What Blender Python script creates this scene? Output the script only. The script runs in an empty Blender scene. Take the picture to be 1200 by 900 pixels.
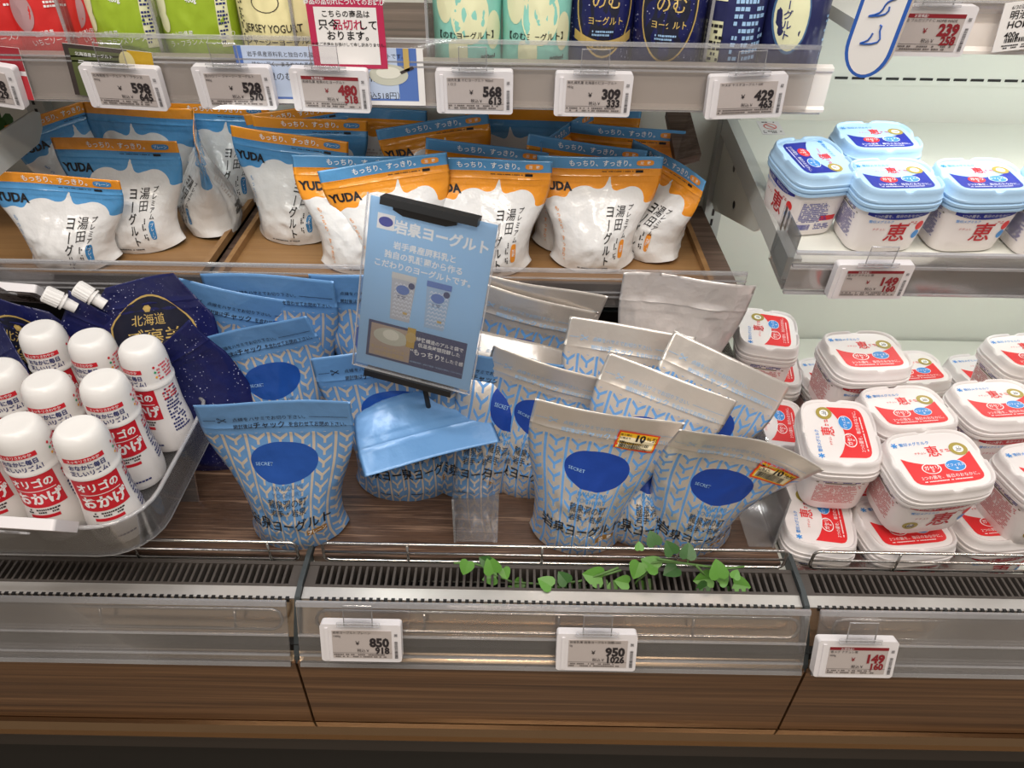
import bpy, math, random
import numpy as np
from mathutils import Vector, Matrix, noise

random.seed(7)
scene = bpy.context.scene
COL = scene.collection
PI = math.pi
R = math.radians

# ------------------------------------------------------------------ camera
CZ = 1.35                      # camera height above the shop floor
FPX = 850.0                    # focal length in pixels of a 1200 x 900 frame
PITCH, ROLL = R(38.0), R(1.0)
FWD = Vector((0, math.cos(PITCH), -math.sin(PITCH)))
UPV = Vector((0, math.sin(PITCH), math.cos(PITCH)))
cam_data = bpy.data.cameras.new('camera')
cam_data.sensor_width = 36.0
cam_data.lens = FPX / 1200 * 36.0
cam_data.clip_start = 0.02
cam = bpy.data.objects.new('camera', cam_data)
COL.objects.link(cam)
cam.matrix_world = Matrix.Translation((0, 0, CZ)) @ Matrix.Rotation(PI / 2 - PITCH, 4, 'X') @ Matrix.Rotation(ROLL, 4, 'Z')
scene.camera = cam

# ------------------------------------------------------------------ world, lights, exposure
world = bpy.data.worlds.new('shop_air')
scene.world = world
world.use_nodes = True
wn = world.node_tree.nodes['Background']
wn.inputs[0].default_value = (1.0, 0.95, 0.90, 1)
wn.inputs[1].default_value = 0.30

def area(name, loc, size, energy, color, aim):
    l = bpy.data.lights.new(name, 'AREA')
    l.shape = 'RECTANGLE'
    l.size, l.size_y = size
    l.energy = energy
    l.color = color
    o = bpy.data.objects.new(name, l)
    COL.objects.link(o)
    o.location = loc
    d = Vector(aim) - Vector(loc)
    o.rotation_euler = d.to_track_quat('-Z', 'Y').to_euler()
    return o

# the LED tube in the front edge of the case canopy
area('canopy_light', (0.15, 0.42, CZ + 0.52), (2.8, 0.05), 11.5, (0.98, 0.98, 1.0), (0.15, 0.80, 0.7))
# ceiling lamps of the shop aisle
area('ceiling_light', (-0.7, -0.35, 3.0), (1.2, 0.16), 16, (1.0, 0.88, 0.74), (-0.7, 0.2, 0))
area('ceiling_light', (1.3, -0.35, 3.0), (1.2, 0.16), 14, (1.0, 0.88, 0.74), (1.2, 0.2, 0))
area('ceiling_light', (0.3, -1.3, 3.0), (1.2, 0.16), 30, (1.0, 0.88, 0.74), (0.5, -0.5, 0))

vs = scene.view_settings
vs.view_transform = 'Standard'
vs.look = 'None'
vs.gamma = 1.0
vs.use_curve_mapping = False
vs.exposure = -0.2

# ------------------------------------------------------------------ pixel rays
CR, SR = math.cos(ROLL), math.sin(ROLL)
ORIGIN = Vector((0, 0, CZ))
def ray(px, py):
    a, b = (px - 600) / FPX, (450 - py) / FPX
    a, b = a * CR - b * SR, a * SR + b * CR
    return Vector((a, 0, 0)) + UPV * b + FWD
def at_y(px, py, y):
    d = ray(px, py)
    return ORIGIN + d * (y / d.y)
def at_z(px, py, z):            # z relative to the camera height
    d = ray(px, py)
    return ORIGIN + d * (z / d.z)
def at_plane(px, py, p, n):
    d = ray(px, py)
    return ORIGIN + d * ((Vector(p) - ORIGIN).dot(n) / d.dot(n))

# ------------------------------------------------------------------ materials
def lin(c):
    c = c / 255.0
    return c / 12.92 if c <= 0.04045 else ((c + 0.055) / 1.055) ** 2.4
def rgb(r, g, b):
    return (lin(r), lin(g), lin(b), 1.0)

MATS = {}
def new_mat(name):
    m = bpy.data.materials.new(name)
    m.use_nodes = True
    MATS[name] = m
    nt = m.node_tree
    return m, nt, nt.nodes['Principled BSDF']

class G:
    """small wrapper to write node maths"""
    def __init__(self, nt):
        self.nt = nt
    def node(self, t, **kw):
        n = self.nt.nodes.new(t)
        for k, v in kw.items():
            setattr(n, k, v)
        return n
    def put(self, sock, v):
        if isinstance(v, bpy.types.NodeSocket):
            self.nt.links.new(v, sock)
        elif isinstance(v, (tuple, list)):
            sock.default_value = v
        else:
            sock.default_value = v
    def m(self, op, a, b=None, c=None):
        n = self.node('ShaderNodeMath', operation=op)
        self.put(n.inputs[0], a)
        if b is not None: self.put(n.inputs[1], b)
        if c is not None: self.put(n.inputs[2], c)
        return n.outputs[0]
    def mix(self, f, a, b):
        n = self.node('ShaderNodeMix', data_type='RGBA')
        self.put(n.inputs[0], f); self.put(n.inputs[6], a); self.put(n.inputs[7], b)
        return n.outputs[2]
    def noise(self, scale, detail=3.0, rough=0.5, coord=None, stretch=None):
        tc = self.node('ShaderNodeTexCoord')
        src = tc.outputs[coord or 'Object']
        if stretch:
            mp = self.node('ShaderNodeMapping')
            mp.inputs['Scale'].default_value = stretch
            self.nt.links.new(src, mp.inputs[0]); src = mp.outputs[0]
        n = self.node('ShaderNodeTexNoise')
        n.inputs['Scale'].default_value = scale
        n.inputs['Detail'].default_value = detail
        n.inputs['Roughness'].default_value = rough
        self.nt.links.new(src, n.inputs['Vector'])
        return n.outputs[0]
    def ramp(self, f, stops):
        n = self.node('ShaderNodeValToRGB')
        e = n.color_ramp.elements
        while len(e) < len(stops): e.new(0.5)
        for el, (p, c) in zip(e, stops):
            el.position = p; el.color = c
        self.put(n.inputs[0], f)
        return n.outputs[0]
    def bump(self, bsdf, h, strength, dist):
        n = self.node('ShaderNodeBump')
        n.inputs['Strength'].default_value = strength
        n.inputs['Distance'].default_value = dist
        self.put(n.inputs['Height'], h)
        self.nt.links.new(n.outputs[0], bsdf.inputs['Normal'])

def plain(name, color, rough=0.5, metal=0.0, vary=0.06, scale=40.0, bump=0.0, spec=0.5, coat=0.0):
    m, nt, b = new_mat(name)
    g = G(nt)
    n = g.noise(scale, 3)
    dark = tuple(c * (1 - vary) for c in color[:3]) + (1,)
    lite = tuple(min(1, c * (1 + vary)) for c in color[:3]) + (1,)
    g.put(b.inputs['Base Color'], g.mix(n, dark, lite))
    b.inputs['Roughness'].default_value = rough
    b.inputs['Metallic'].default_value = metal
    b.inputs['Specular IOR Level'].default_value = spec
    b.inputs['Coat Weight'].default_value = coat
    if bump:
        g.bump(b, n, bump, 0.002)
    return m

def wood(name, stops, rough=0.45, sx=1.2, sy=26, bump=0.15, scale=3.0):
    m, nt, b = new_mat(name)
    g = G(nt)
    n1 = g.noise(scale, 6, 0.65, stretch=(sx, sy, sy))
    n2 = g.noise(scale * 4, 4, 0.6, stretch=(sx * 0.6, sy * 1.6, sy * 1.6))
    f = g.m('ADD', g.m('MULTIPLY', n1, 0.7), g.m('MULTIPLY', n2, 0.3))
    g.put(b.inputs['Base Color'], g.ramp(f, stops))
    b.inputs['Roughness'].default_value = rough
    g.bump(b, f, bump, 0.001)
    return m

def clear(name, tint=(0.96, 0.96, 0.97), gloss=0.25, haze=0.0, rough=0.06, hazecol=(0.8, 0.78, 0.77, 1)):
    """clear plastic sheet: mostly see-through, glossier at grazing angles, a little milky"""
    m, nt, b = new_mat(name)
    nt.nodes.remove(b)
    g = G(nt)
    out = nt.nodes['Material Output']
    tr = g.node('ShaderNodeBsdfTransparent'); tr.inputs[0].default_value = tint + (1,)
    gl = g.node('ShaderNodeBsdfGlossy'); gl.inputs['Roughness'].default_value = rough
    gl.inputs['Color'].default_value = (1, 1, 1, 1)
    df = g.node('ShaderNodeBsdfDiffuse'); df.inputs[0].default_value = hazecol
    lw = g.node('ShaderNodeLayerWeight'); lw.inputs[0].default_value = gloss
    mx = g.node('ShaderNodeMixShader')
    f = g.m('ADD', g.m('MULTIPLY', lw.outputs['Fresnel'], 0.9), 0.02)
    nt.links.new(f, mx.inputs[0]); nt.links.new(tr.outputs[0], mx.inputs[1]); nt.links.new(gl.outputs[0], mx.inputs[2])
    mh = g.node('ShaderNodeMixShader')
    n = g.noise(7, 2)
    g.put(mh.inputs[0], g.m('MULTIPLY', g.m('ADD', n, 0.5), haze))
    nt.links.new(mx.outputs[0], mh.inputs[1]); nt.links.new(df.outputs[0], mh.inputs[2])
    nt.links.new(mh.outputs[0], out.inputs[0])
    return m

INK = plain('black_ink', rgb(24, 22, 24), 0.5, vary=0.02)
WHITE_INK = plain('white_ink', rgb(238, 238, 238), 0.5, vary=0.01)
PRED = plain('price_red_ink', rgb(135, 28, 38), 0.5, vary=0.02)
WHITE_PLASTIC = plain('white_plastic', rgb(226, 222, 224), 0.38, vary=0.02)
SCREEN = plain('grey_epaper', rgb(184, 174, 170), 0.55, vary=0.03, scale=200)
FINE_INK = plain('faint_epaper_ink', rgb(104, 96, 94), 0.55, vary=0.02)
SCREEN_INK = plain('epaper_ink', rgb(42, 36, 38), 0.55, vary=0.02)
CLEAR = clear('clear_plastic', haze=0.03)
CLEAR_RAIL = clear('clear_rail_plastic', tint=(0.93, 0.92, 0.92), haze=0.07, gloss=0.3)
CLEAR_EDGE = clear('clear_plastic_edge', tint=(0.9, 0.9, 0.92), haze=0.25, gloss=0.45, hazecol=(0.85, 0.84, 0.85, 1))
CLEAR_TRAY = clear('clear_tray_plastic', tint=(0.90, 0.90, 0.91), haze=0.035, gloss=0.3)
CHROME = plain('chrome_wire', rgb(205, 200, 194), 0.18, 1.0, vary=0.04)
STEEL = plain('brushed_steel', rgb(176, 172, 168), 0.3, 1.0, vary=0.08, scale=60)
GRILLE = plain('grey_grille_plastic', rgb(74, 68, 64), 0.5, vary=0.08)
BLACK = plain('black_plastic', rgb(26, 25, 26), 0.35, vary=0.05)
DARK_METAL = plain('dark_grey_metal', rgb(70, 76, 78), 0.4, 0.3, vary=0.05)
PALE = plain('pale_green_white_enamel', rgb(226, 227, 218), 0.35, vary=0.015, scale=6)
GREY_METAL = plain('grey_white_enamel', rgb(186, 188, 184), 0.4, vary=0.02)
RAIL = plain('beige_price_rail', rgb(244, 235, 227), 0.42, vary=0.02)
RAIL2 = plain('beige_price_rail_edge', rgb(234, 226, 220), 0.4, vary=0.02)
WOOD_DECK = wood('dark_walnut_mat', [(0.38, rgb(40, 28, 22)), (0.47, rgb(92, 68, 52)), (0.52, rgb(62, 44, 34)), (0.62, rgb(136, 108, 88))], 0.40, sx=1.6, sy=52)
WOOD_SHELF = wood('walnut_shelf_mat', [(0.36, rgb(60, 47, 40)), (0.5, rgb(92, 74, 64)), (0.64, rgb(120, 102, 92))], 0.45, sy=30)
WOOD_FRONT = wood('oak_front_panel', [(0.36, rgb(70, 46, 29)), (0.5, rgb(106, 74, 48)), (0.64, rgb(138, 102, 70))], 0.36, sx=0.5, sy=42, bump=0.04)
WOOD_TRAY = wood('brown_tray_board', [(0.2, rgb(116, 84, 50)), (0.5, rgb(142, 106, 66)), (0.8, rgb(164, 128, 84))], 0.5, sx=0.8, sy=14, bump=0.04)

# ------------------------------------------------------------------ mesh building
class MB:
    def __init__(self):
        self.v, self.f, self.mi, self.mats, self.uv = [], [], [], [], None
    def slot(self, mat):
        if mat not in self.mats: self.mats.append(mat)
        return self.mats.index(mat)
    def add(self, verts, faces, mat):
        s, n = self.slot(mat), len(self.v)
        self.v += [tuple(p) for p in verts]
        self.f += [tuple(i + n for i in f) for f in faces]
        self.mi += [s] * len(faces)
        return n
    def box(self, lo, hi, mat, fr=None):
        x0, y0, z0 = lo; x1, y1, z1 = hi
        p = [(x0, y0, z0), (x1, y0, z0), (x1, y1, z0), (x0, y1, z0), (x0, y0, z1), (x1, y0, z1), (x1, y1, z1), (x0, y1, z1)]
        if fr: p = [fr @ Vector(q) for q in p]
        self.add(p, [(3, 2, 1, 0), (4, 5, 6, 7), (0, 1, 5, 4), (1, 2, 6, 5), (2, 3, 7, 6), (3, 0, 4, 7)], mat)
    def prism(self, pts, mapf, depth, mat, side=None):
        """closed outline pts (a, b) pushed through mapf(a, b, off) from 0 to -depth"""
        n = len(pts)
        p = [mapf(a, b, 0.0) for a, b in pts] + [mapf(a, b, -depth) for a, b in pts]
        fs = [tuple(range(n)), tuple(range(2 * n - 1, n - 1, -1))]
        self.add(p, fs, mat)
        b0 = len(self.v) - 2 * n
        s = self.slot(side or mat)
        for i in range(n):
            j = (i + 1) % n
            self.f.append((b0 + j, b0 + i, b0 + n + i, b0 + n + j)); self.mi.append(s)
    def flat(self, pts, mapf, off, mat):
        self.add([mapf(a, b, off) for a, b in pts], [tuple(range(len(pts)))], mat)
    def patch(self, a0, a1, b0, b1, mapf, off, mat, na=6, nb=4):
        v = [mapf(a0 + (a1 - a0) * i / na, b0 + (b1 - b0) * j / nb, off) for j in range(nb + 1) for i in range(na + 1)]
        w = na + 1
        self.add(v, [(j * w + i, j * w + i + 1, (j + 1) * w + i + 1, (j + 1) * w + i) for j in range(nb) for i in range(na)], mat)
    def disc(self, ca, cb, ra, rb, mapf, off, mat, n=24, inner=0.0, rings=2, p=2.0):
        v = []
        for k in range(rings + 1):
            s = inner + (1 - inner) * k / rings
            for i in range(n):
                t = 2 * PI * i / n
                c, d = math.cos(t), math.sin(t)
                c = math.copysign(abs(c) ** (2 / p), c); d = math.copysign(abs(d) ** (2 / p), d)
                v.append(mapf(ca + ra * s * c, cb + rb * s * d, off))
        fs = [(k * n + i, (k) * n + (i + 1) % n, (k + 1) * n + (i + 1) % n, (k + 1) * n + i) for k in range(rings) for i in range(n)]
        fs = [f[::-1] for f in fs]
        if inner == 0.0:
            pass
        self.add(v, fs, mat)
    def tube(self, path, r, mat, n=8, closed=False):
        path = [Vector(p) for p in path]
        m = len(path)
        vs, prev = [], None
        for i, p in enumerate(path):
            if closed: t = path[(i + 1) % m] - path[i - 1]
            else: t = path[min(i + 1, m - 1)] - path[max(i - 1, 0)]
            t.normalize()
            if prev is None:
                u = t.orthogonal().normalized()
            else:
                u = (prev - t * prev.dot(t)).normalized()
            prev = u
            w = t.cross(u)
            vs += [p + (u * math.cos(2 * PI * k / n) + w * math.sin(2 * PI * k / n)) * r for k in range(n)]
        fs = []
        for i in range(m if closed else m - 1):
            a, b = i * n, ((i + 1) % m) * n
            fs += [(a + k, a + (k + 1) % n, b + (k + 1) % n, b + k) for k in range(n)]
        if not closed:
            fs += [tuple(range(n - 1, -1, -1)), tuple((m - 1) * n + k for k in range(n))]
        self.add(vs, fs, mat)
    def loft(self, rings, mat, cap0=True, cap1=True, mats=None):
        n = len(rings[0])
        b = self.add([p for r in rings for p in r], [], mat)
        for k in range(len(rings) - 1):
            s = self.slot(mats[k] if mats else mat)
            for i in range(n):
                j = (i + 1) % n
                self.f.append((b + k * n + i, b + k * n + j, b + (k + 1) * n + j, b + (k + 1) * n + i)); self.mi.append(s)
        if cap0: self.f.append(tuple(b + i for i in range(n - 1, -1, -1))); self.mi.append(self.slot(mats[0] if mats else mat))
        if cap1: self.f.append(tuple(b + (len(rings) - 1) * n + i for i in range(n))); self.mi.append(self.slot(mats[-1] if mats else mat))
    def lathe(self, prof, mat, n=28, mats=None):
        self.loft([[(r * math.cos(2 * PI * i / n), r * math.sin(2 * PI * i / n), z) for i in range(n)] for r, z in prof], mat, mats=mats)
    def text(self, s, mapf, ca, cb, size, mat, bold=0.0, vertical=False, align='c', rot=0.0, sx=1.0, off=0.0004, pitch=1.0):
        c, d = math.cos(rot), math.sin(rot)
        if vertical:
            for i, ch in enumerate(s):
                if ch in '　 ': continue
                vv, ff, _ = glyphs(ch, bold)
                out = []
                for x, y in vv:
                    x, y = x - 0.48, y - 0.36
                    if ch in 'ー―…': x, y = y, -x
                    if ch in '、。': x, y = x + 0.55, y + 0.5
                    x, y = x * size * sx, y * size - i * size * pitch
                    out.append(mapf(ca + x * c - y * d, cb + x * d + y * c, off))
                self.add(out, ff, mat)
            return
        vv, ff, w = glyphs(s, bold)
        sh = {'c': w / 2, 'l': 0, 'r': w}[align]
        out = []
        for x, y in vv:
            x, y = (x - sh) * size * sx, (y - 0.36) * size
            out.append(mapf(ca + x * c - y * d, cb + x * d + y * c, off))
        self.add(out, ff, mat)
    def scribble(self, a0, a1, b0, b1, rows, mapf, mat, seed=1, off=0.0004, dens=0.75, vert=False):
        """illegible fine print: short dashes in rows"""
        rnd = random.Random(seed)
        if vert:
            f2 = mapf
            mapf = lambda a, b, o: f2(b, a, o)
            a0, a1, b0, b1 = b0, b1, a0, a1
        h = (b1 - b0) / rows
        for k in range(rows):
            y = b0 + (k + 0.5) * h
            x = a0
            end = a1 - (a1 - a0) * rnd.random() * 0.25
            while x < end:
                w = h * rnd.uniform(0.35, 0.8)
                if rnd.random() < dens:
                    q = [(x, y - h * 0.28), (x + w, y - h * 0.28), (x + w, y + h * 0.28), (x, y + h * 0.28)]
                    self.flat(q, mapf, off, mat)
                x += w + h * 0.16
    def barcode(self, a0, a1, b0, b1, mapf, mat, seed=3, off=0.0005):
        rnd = random.Random(seed)
        x = a0
        while x < a1:
            w = rnd.choice([0.012, 0.02, 0.03]) * (a1 - a0)
            self.flat([(x, b0), (min(a1, x + w), b0), (min(a1, x + w), b1), (x, b1)], mapf, off, mat)
            x += w + rnd.choice([0.012, 0.02]) * (a1 - a0)
    def join(self, o):
        n = len(self.v)
        self.v += o.v
        ix = [self.slot(m) for m in o.mats]
        for f, k in zip(o.f, o.mi):
            self.f.append(tuple(i + n for i in f)); self.mi.append(ix[k])
            if self.uv is not None: self.uv += [0.0, 0.0] * len(f)
        return self
    def build(self, name, parent=None, smooth=False, loc=None, rot=None):
        me = bpy.data.meshes.new(name)
        me.from_pydata(self.v, [], self.f)
        for m in self.mats: me.materials.append(m)
        me.polygons.foreach_set('material_index', self.mi)
        if smooth is not False:
            me.polygons.foreach_set('use_smooth', [True] * len(me.polygons))
            if smooth is not True:
                me.set_sharp_from_angle(angle=R(smooth))
        if self.uv is not None:
            l = me.uv_layers.new(name='UVMap')
            l.data.foreach_set('uv', self.uv)
        me.update()
        return link(name, me, parent, loc, rot)

def link(name, data, parent=None, loc=None, rot=None):
    o = bpy.data.objects.new(name, data)
    COL.objects.link(o)
    if parent: o.parent = parent
    if loc is not None: o.location = loc
    if rot is not None: o.rotation_euler = rot
    return o

_GL = {}
def glyphs(s, bold=0.0):
    k = (s, bold)
    if k not in _GL:
        c = bpy.data.curves.new('lettering', 'FONT')
        c.body = s
        c.resolution_u = 2
        c.offset = bold
        o = bpy.data.objects.new('lettering', c)
        me = bpy.data.meshes.new_from_object(o)
        vv = [(v.co.x, v.co.y) for v in me.vertices]
        ff = [tuple(p.vertices) for p in me.polygons]
        w = max((v[0] for v in vv), default=0)
        bpy.data.objects.remove(o); bpy.data.curves.remove(c); bpy.data.meshes.remove(me)
        _GL[k] = (vv, ff, w)
    return _GL[k]

def empty(name, loc=(0, 0, 0), rot=(0, 0, 0)):
    o = bpy.data.objects.new(name, None)
    COL.objects.link(o)
    o.location = loc; o.rotation_euler = rot
    o.empty_display_size = 0.02
    return o
def tag(o, label, cat, group=None):
    o['label'] = label; o['category'] = cat
    if group: o['group'] = group
    return o
def struct(o):
    o['kind'] = 'structure'
    return o
def stuff(o):
    o['kind'] = 'stuff'
    return o
def frame(origin, ex, ey):
    """flat mapping a, b, off -> point, off along ex x ey"""
    o, ex, ey = Vector(origin), Vector(ex).normalized(), Vector(ey).normalized()
    n = ex.cross(ey)
    return lambda a, b, off: o + ex * a + ey * b + n * off
FRONT = frame((0, 0, 0), (1, 0, 0), (0, 0, 1))       # faces -y
def rrect(w, h, r, n=4, ca=0.0, cb=0.0):
    pts = []
    for cx, cy, a0 in ((w / 2 - r, h / 2 - r, 0), (-w / 2 + r, h / 2 - r, 90), (-w / 2 + r, -h / 2 + r, 180), (w / 2 - r, -h / 2 + r, 270)):
        for i in range(n + 1):
            t = R(a0 + 90 * i / n)
            pts.append((ca + cx + r * math.cos(t), cb + cy + r * math.sin(t)))
    return pts
def copy_tree(o, parent=None):
    c = o.copy(); COL.objects.link(c); c.parent = parent
    for ch in list(o.children): copy_tree(ch, c)
    return c

# ================================================================== THE SETTING
def zc(z): return CZ + z       # heights given relative to the camera
X_L, X_R = -1.35, 1.35          # case ends, outside the frame
XA = at_z(358, 668, -0.70).x    # joints between the front units
XB = at_z(934, 680, -0.70).x
Z_DECK = -0.70
Z_TUB = -0.772                  # the bay of the tubs has no riser mat
Y_BACK = 1.15
TILE = plain('beige_floor_tile', rgb(150, 138, 122), 0.3, vary=0.08, scale=5)

m = MB(); m.box((-4, -4, -0.05), (4, 3, 0.0), TILE); struct(m.build('floor'))
m = MB(); m.box((X_L, Y_BACK, 0.3), (X_R, Y_BACK + 0.04, 2.3), PALE)
zs = at_y(1080, 95, Y_BACK).z
m.box((X_L, Y_BACK - 0.004, zs - 0.006), (X_R, Y_BACK, 2.3), PALE)
wall = struct(m.build('wall_back'))
m = MB()
x = 0.40
while x < X_R:                      # air slots, two pixels high
    m.box((x, Y_BACK - 0.0052, zs + 0.002), (x + 0.019, Y_BACK - 0.004, zs + 0.0055), BLACK); x += 0.0255
m.build('vent_slot', wall)
for i, (px, py, z0) in enumerate(((846, 195, -0.62), (40, 120, -0.62))):     # slotted uprights
    x = at_y(px, py, Y_BACK - 0.02).x
    m = MB(); m.box((x - 0.014, Y_BACK - 0.022, zc(z0)), (x + 0.014, Y_BACK, 2.2), GREY_METAL)
    up = struct(m.build('trim_%d' % (i + 1)))
    m = MB()
    z = zc(z0) + 0.03
    while z < CZ + 0.1:
        m.box((x - 0.002, Y_BACK - 0.0228, z), (x + 0.002, Y_BACK - 0.0215, z + 0.012), BLACK); z += 0.018
    m.build('slot', up)

# ================================================================== THE CASE
BRONZE = plain('bronze_bumper', rgb(160, 126, 92), 0.13, 0.95, vary=0.05)
KICK = plain('dark_kick_plate', rgb(44, 36, 32), 0.5, vary=0.05)
GROUND_BLACK = plain('shade_black', rgb(6, 5, 6), 0.6, vary=0.05)  # near-black, with the shadow at floor level put into its colour
case = empty('display_case', (0, 0.45, 0))
tag(case, 'long refrigerated display case with brown wood front and bronze bumper', 'display case')
Y_F = 0.45
P = lambda m, n, s=False: m.build(n, case, s, loc=(0, -0.45, 0))
m = MB(); m.box((X_L, 0.548, 0.1), (XB, 1.144, zc(-0.712)), PALE); P(m, 'deck_pan')
m = MB(); m.box((XB, 0.548, 0.1), (X_R, 1.144, zc(Z_TUB)), PALE); P(m, 'deck_pan')
m = MB(); m.box((X_L, 0.50, 0.1), (X_R, 0.548, zc(-0.745)), GROUND_BLACK); P(m, 'air_trough')
m = MB(); m.box((X_L, 0.53, 0.0), (X_R, 1.14, 0.1), GROUND_BLACK); P(m, 'plinth')
m = MB(); m.box((X_L, Y_F + 0.012, zc(-1.10)), (X_R, 0.50, zc(-0.74)), GROUND_BLACK); P(m, 'front_backing')
XAB, XBB = XA, XB
for x0, x1 in ((X_L, XAB - 0.0015), (XAB + 0.0015, XBB - 0.0015), (XBB + 0.0015, X_R)):
    m = MB(); m.box((x0, Y_F, zc(-0.888)), (x1, Y_F + 0.012, zc(-0.757)), WOOD_FRONT)
    P(m, 'front_panel')
# half-round bumper and the dark strip under it
m = MB()
prof = [(Y_F + 0.01, -0.889), (Y_F - 0.006, -0.890), (Y_F - 0.013, -0.896), (Y_F - 0.015, -0.904), (Y_F - 0.012, -0.912), (Y_F + 0.01, -0.914)]
m.loft([[(x, y, zc(z)) for y, z in prof] for x in (X_L, X_R)], BRONZE); P(m, 'bumper', 30)
m = MB(); m.box((X_L, Y_F - 0.006, zc(-0.950)), (X_R, Y_F + 0.01, zc(-0.914)), KICK); P(m, 'bumper_base')

SLOTTED = plain('steel_strip', rgb(214, 210, 206), 0.3, 0.7, vary=0.08)
APRON = plain('champagne_steel_apron', rgb(214, 190, 160), 0.2, 1.0, vary=0.1, scale=9)
def front_unit(x0, x1, where):
    g = 0.0035
    x0, x1 = x0 + g, x1 - g
    t = empty('vent_grille', ((x0 + x1) / 2, 0.52, zc(Z_DECK)))
    tag(t, 'dark slotted air grille with steel strip ' + where, 'grille', 'air grilles along the case front')
    B = lambda m, n, s=False: m.build(n, t, s, loc=(-(x0 + x1) / 2, -0.52, -zc(Z_DECK)))
    m = MB(); m.box((x0, 0.511, zc(-0.725)), (x1, 0.514, zc(-0.699)), GRILLE); m.box((x0, 0.541, zc(-0.725)), (x1, 0.546, zc(-0.699)), GRILLE)
    for xx in (x0, x1 - 0.012): m.box((xx, 0.514, zc(-0.725)), (xx + 0.012, 0.541, zc(-0.700)), GRILLE)
    B(m, 'grille_frame')
    m = MB()
    x = x0 + 0.018
    while x < x1 - 0.016:
        m.box((x, 0.514, zc(-0.722)), (x + 0.0028, 0.541, zc(-0.700)), GRILLE); x += 0.0082
    stuff(B(m, 'grille_slat'))
    m = MB(); m.box((x0, 0.514, zc(-0.732)), (x1, 0.541, zc(-0.728)), BLACK); B(m, 'grille_pan')
    m = MB()
    m.loft([[(x, 0.512, zc(-0.700)), (x, 0.4965, zc(-0.702)), (x, 0.4965, zc(-0.707)), (x, 0.512, zc(-0.705))] for x in (x0, x1)], SLOTTED); B(m, 'steel_strip')
    m = MB()
    x = x0 + 0.01
    while x < x1 - 0.008:
        m.box((x, 0.4945, zc(-0.7065)), (x + 0.0042, 0.4985, zc(-0.7012)), BLACK); x += 0.0084
    stuff(B(m, 'strip_slot'))
    m = MB()
    pr = [(0.497, -0.703), (0.492, -0.712), (0.476, -0.735), (0.462, -0.752), (0.452, -0.757), (0.455, -0.760), (0.466, -0.756), (0.480, -0.739), (0.497, -0.716)]
    m.loft([[(x, y, zc(z)) for y, z in pr] for x in (x0, x1)], APRON); B(m, 'steel_apron', 30)
    # wire fence in front of the goods
    w = empty('wire_rail', ((x0 + x1) / 2, 0.551, zc(Z_DECK)))
    tag(w, 'chrome wire rail fence standing behind the air grille ' + where, 'wire rail', 'chrome wire rails along the deck')
    W = lambda m, n: m.build(n, w, True, loc=(-(x0 + x1) / 2, -0.551, -zc(Z_DECK)))
    xa, xb = x0 + 0.016, x1 - 0.008
    y = 0.551
    m = MB()
    zt, zb = zc(-0.671), zc(-0.701)
    loop = [(xa + 0.006, y, zt), (xb - 0.006, y, zt), (xb - 0.002, y, zt - 0.002), (xb, y, zt - 0.006), (xb, y, zb + 0.006), (xb - 0.002, y, zb + 0.002), (xb - 0.006, y, zb), (xa + 0.006, y, zb), (xa + 0.002, y, zb + 0.002), (xa, y, zb + 0.006), (xa, y, zt - 0.006), (xa + 0.002, y, zt - 0.002)]
    m.tube(loop, 0.0019, CHROME, 8, True); W(m, 'wire_loop')
    m = MB(); m.tube([(xa, y, zc(-0.687)), (xb, y, zc(-0.687))], 0.0015, CHROME); W(m, 'cross_wire')
    x = xa + 0.10
    while x < xb - 0.03:
        m = MB(); m.tube([(x, y - 0.002, zt), (x, y - 0.002, zb - 0.006)], 0.0016, CHROME); W(m, 'post_wire'); x += 0.158
    # clear front guard
    c = empty('front_guard', ((x0 + x1) / 2, 0.452, zc(-0.757)))
    tag(c, 'clear acrylic front guard with wire loop below the grille ' + where, 'guard', 'clear front guards of the case')
    Cc = lambda m, n, s=False: m.build(n, c, s, loc=(-(x0 + x1) / 2, -0.452, -zc(-0.757)))
    m = MB()
    f = frame((0, 0.447, zc(-0.759)), (1, 0, 0), (0, 0.030, 0.078))
    def strip(b0, b1, th, mat):
        q = [(x0 + 0.002, b0), (x1 - 0.002, b0), (x1 - 0.002, b1), (x0 + 0.002, b1)]
        m.prism(q, f, th, mat)
    strip(0.0, 0.080, 0.0025, CLEAR_RAIL); Cc(m, 'panel')
    for b0, b1, d in ((0.078, 0.084, 0.004), (0.0, 0.005, 0.005), (0.014, 0.016, 0.003), (0.040, 0.042, 0.003)):
        m = MB(); f = frame((0, 0.447 - 0.001, zc(-0.759)), (1, 0, 0), (0, 0.030, 0.078)); strip(b0, b1, d, CLEAR_EDGE); Cc(m, 'ridge')
    m = MB()
    xa, xb = x0 + 0.022, x1 - 0.010
    def q(x, b): p = f(x, b, -0.008); return (p.x, p.y, p.z)
    t0, t1, r = 0.044, 0.069, 0.010
    lp = [q(xa + r, t1), q(xb - r, t1), q(xb - r * .3, t1 - r * .3), q(xb, t1 - r), q(xb, t0 + r), q(xb - r * .3, t0 + r * .3), q(xb - r, t0), q(xa + r, t0), q(xa + r * .3, t0 + r * .3), q(xa, t0 + r), q(xa, t1 - r), q(xa + r * .3, t1 - r * .3)]
    m.tube(lp, 0.0019, CHROME, 8, True); Cc(m, 'wire_loop', True)
    x = xa + 0.12
    while x < xb - 0.03:
        m = MB(); m.tube([q(x, t0), q(x, t1)], 0.0018, CHROME); Cc(m, 'post_wire', True); x += 0.15
front_unit(X_L, XA, 'under the bottle tray')
front_unit(XA, XB, 'crossed by the ivy garland')
front_unit(XB, X_R, 'below the red and white tubs')
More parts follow.
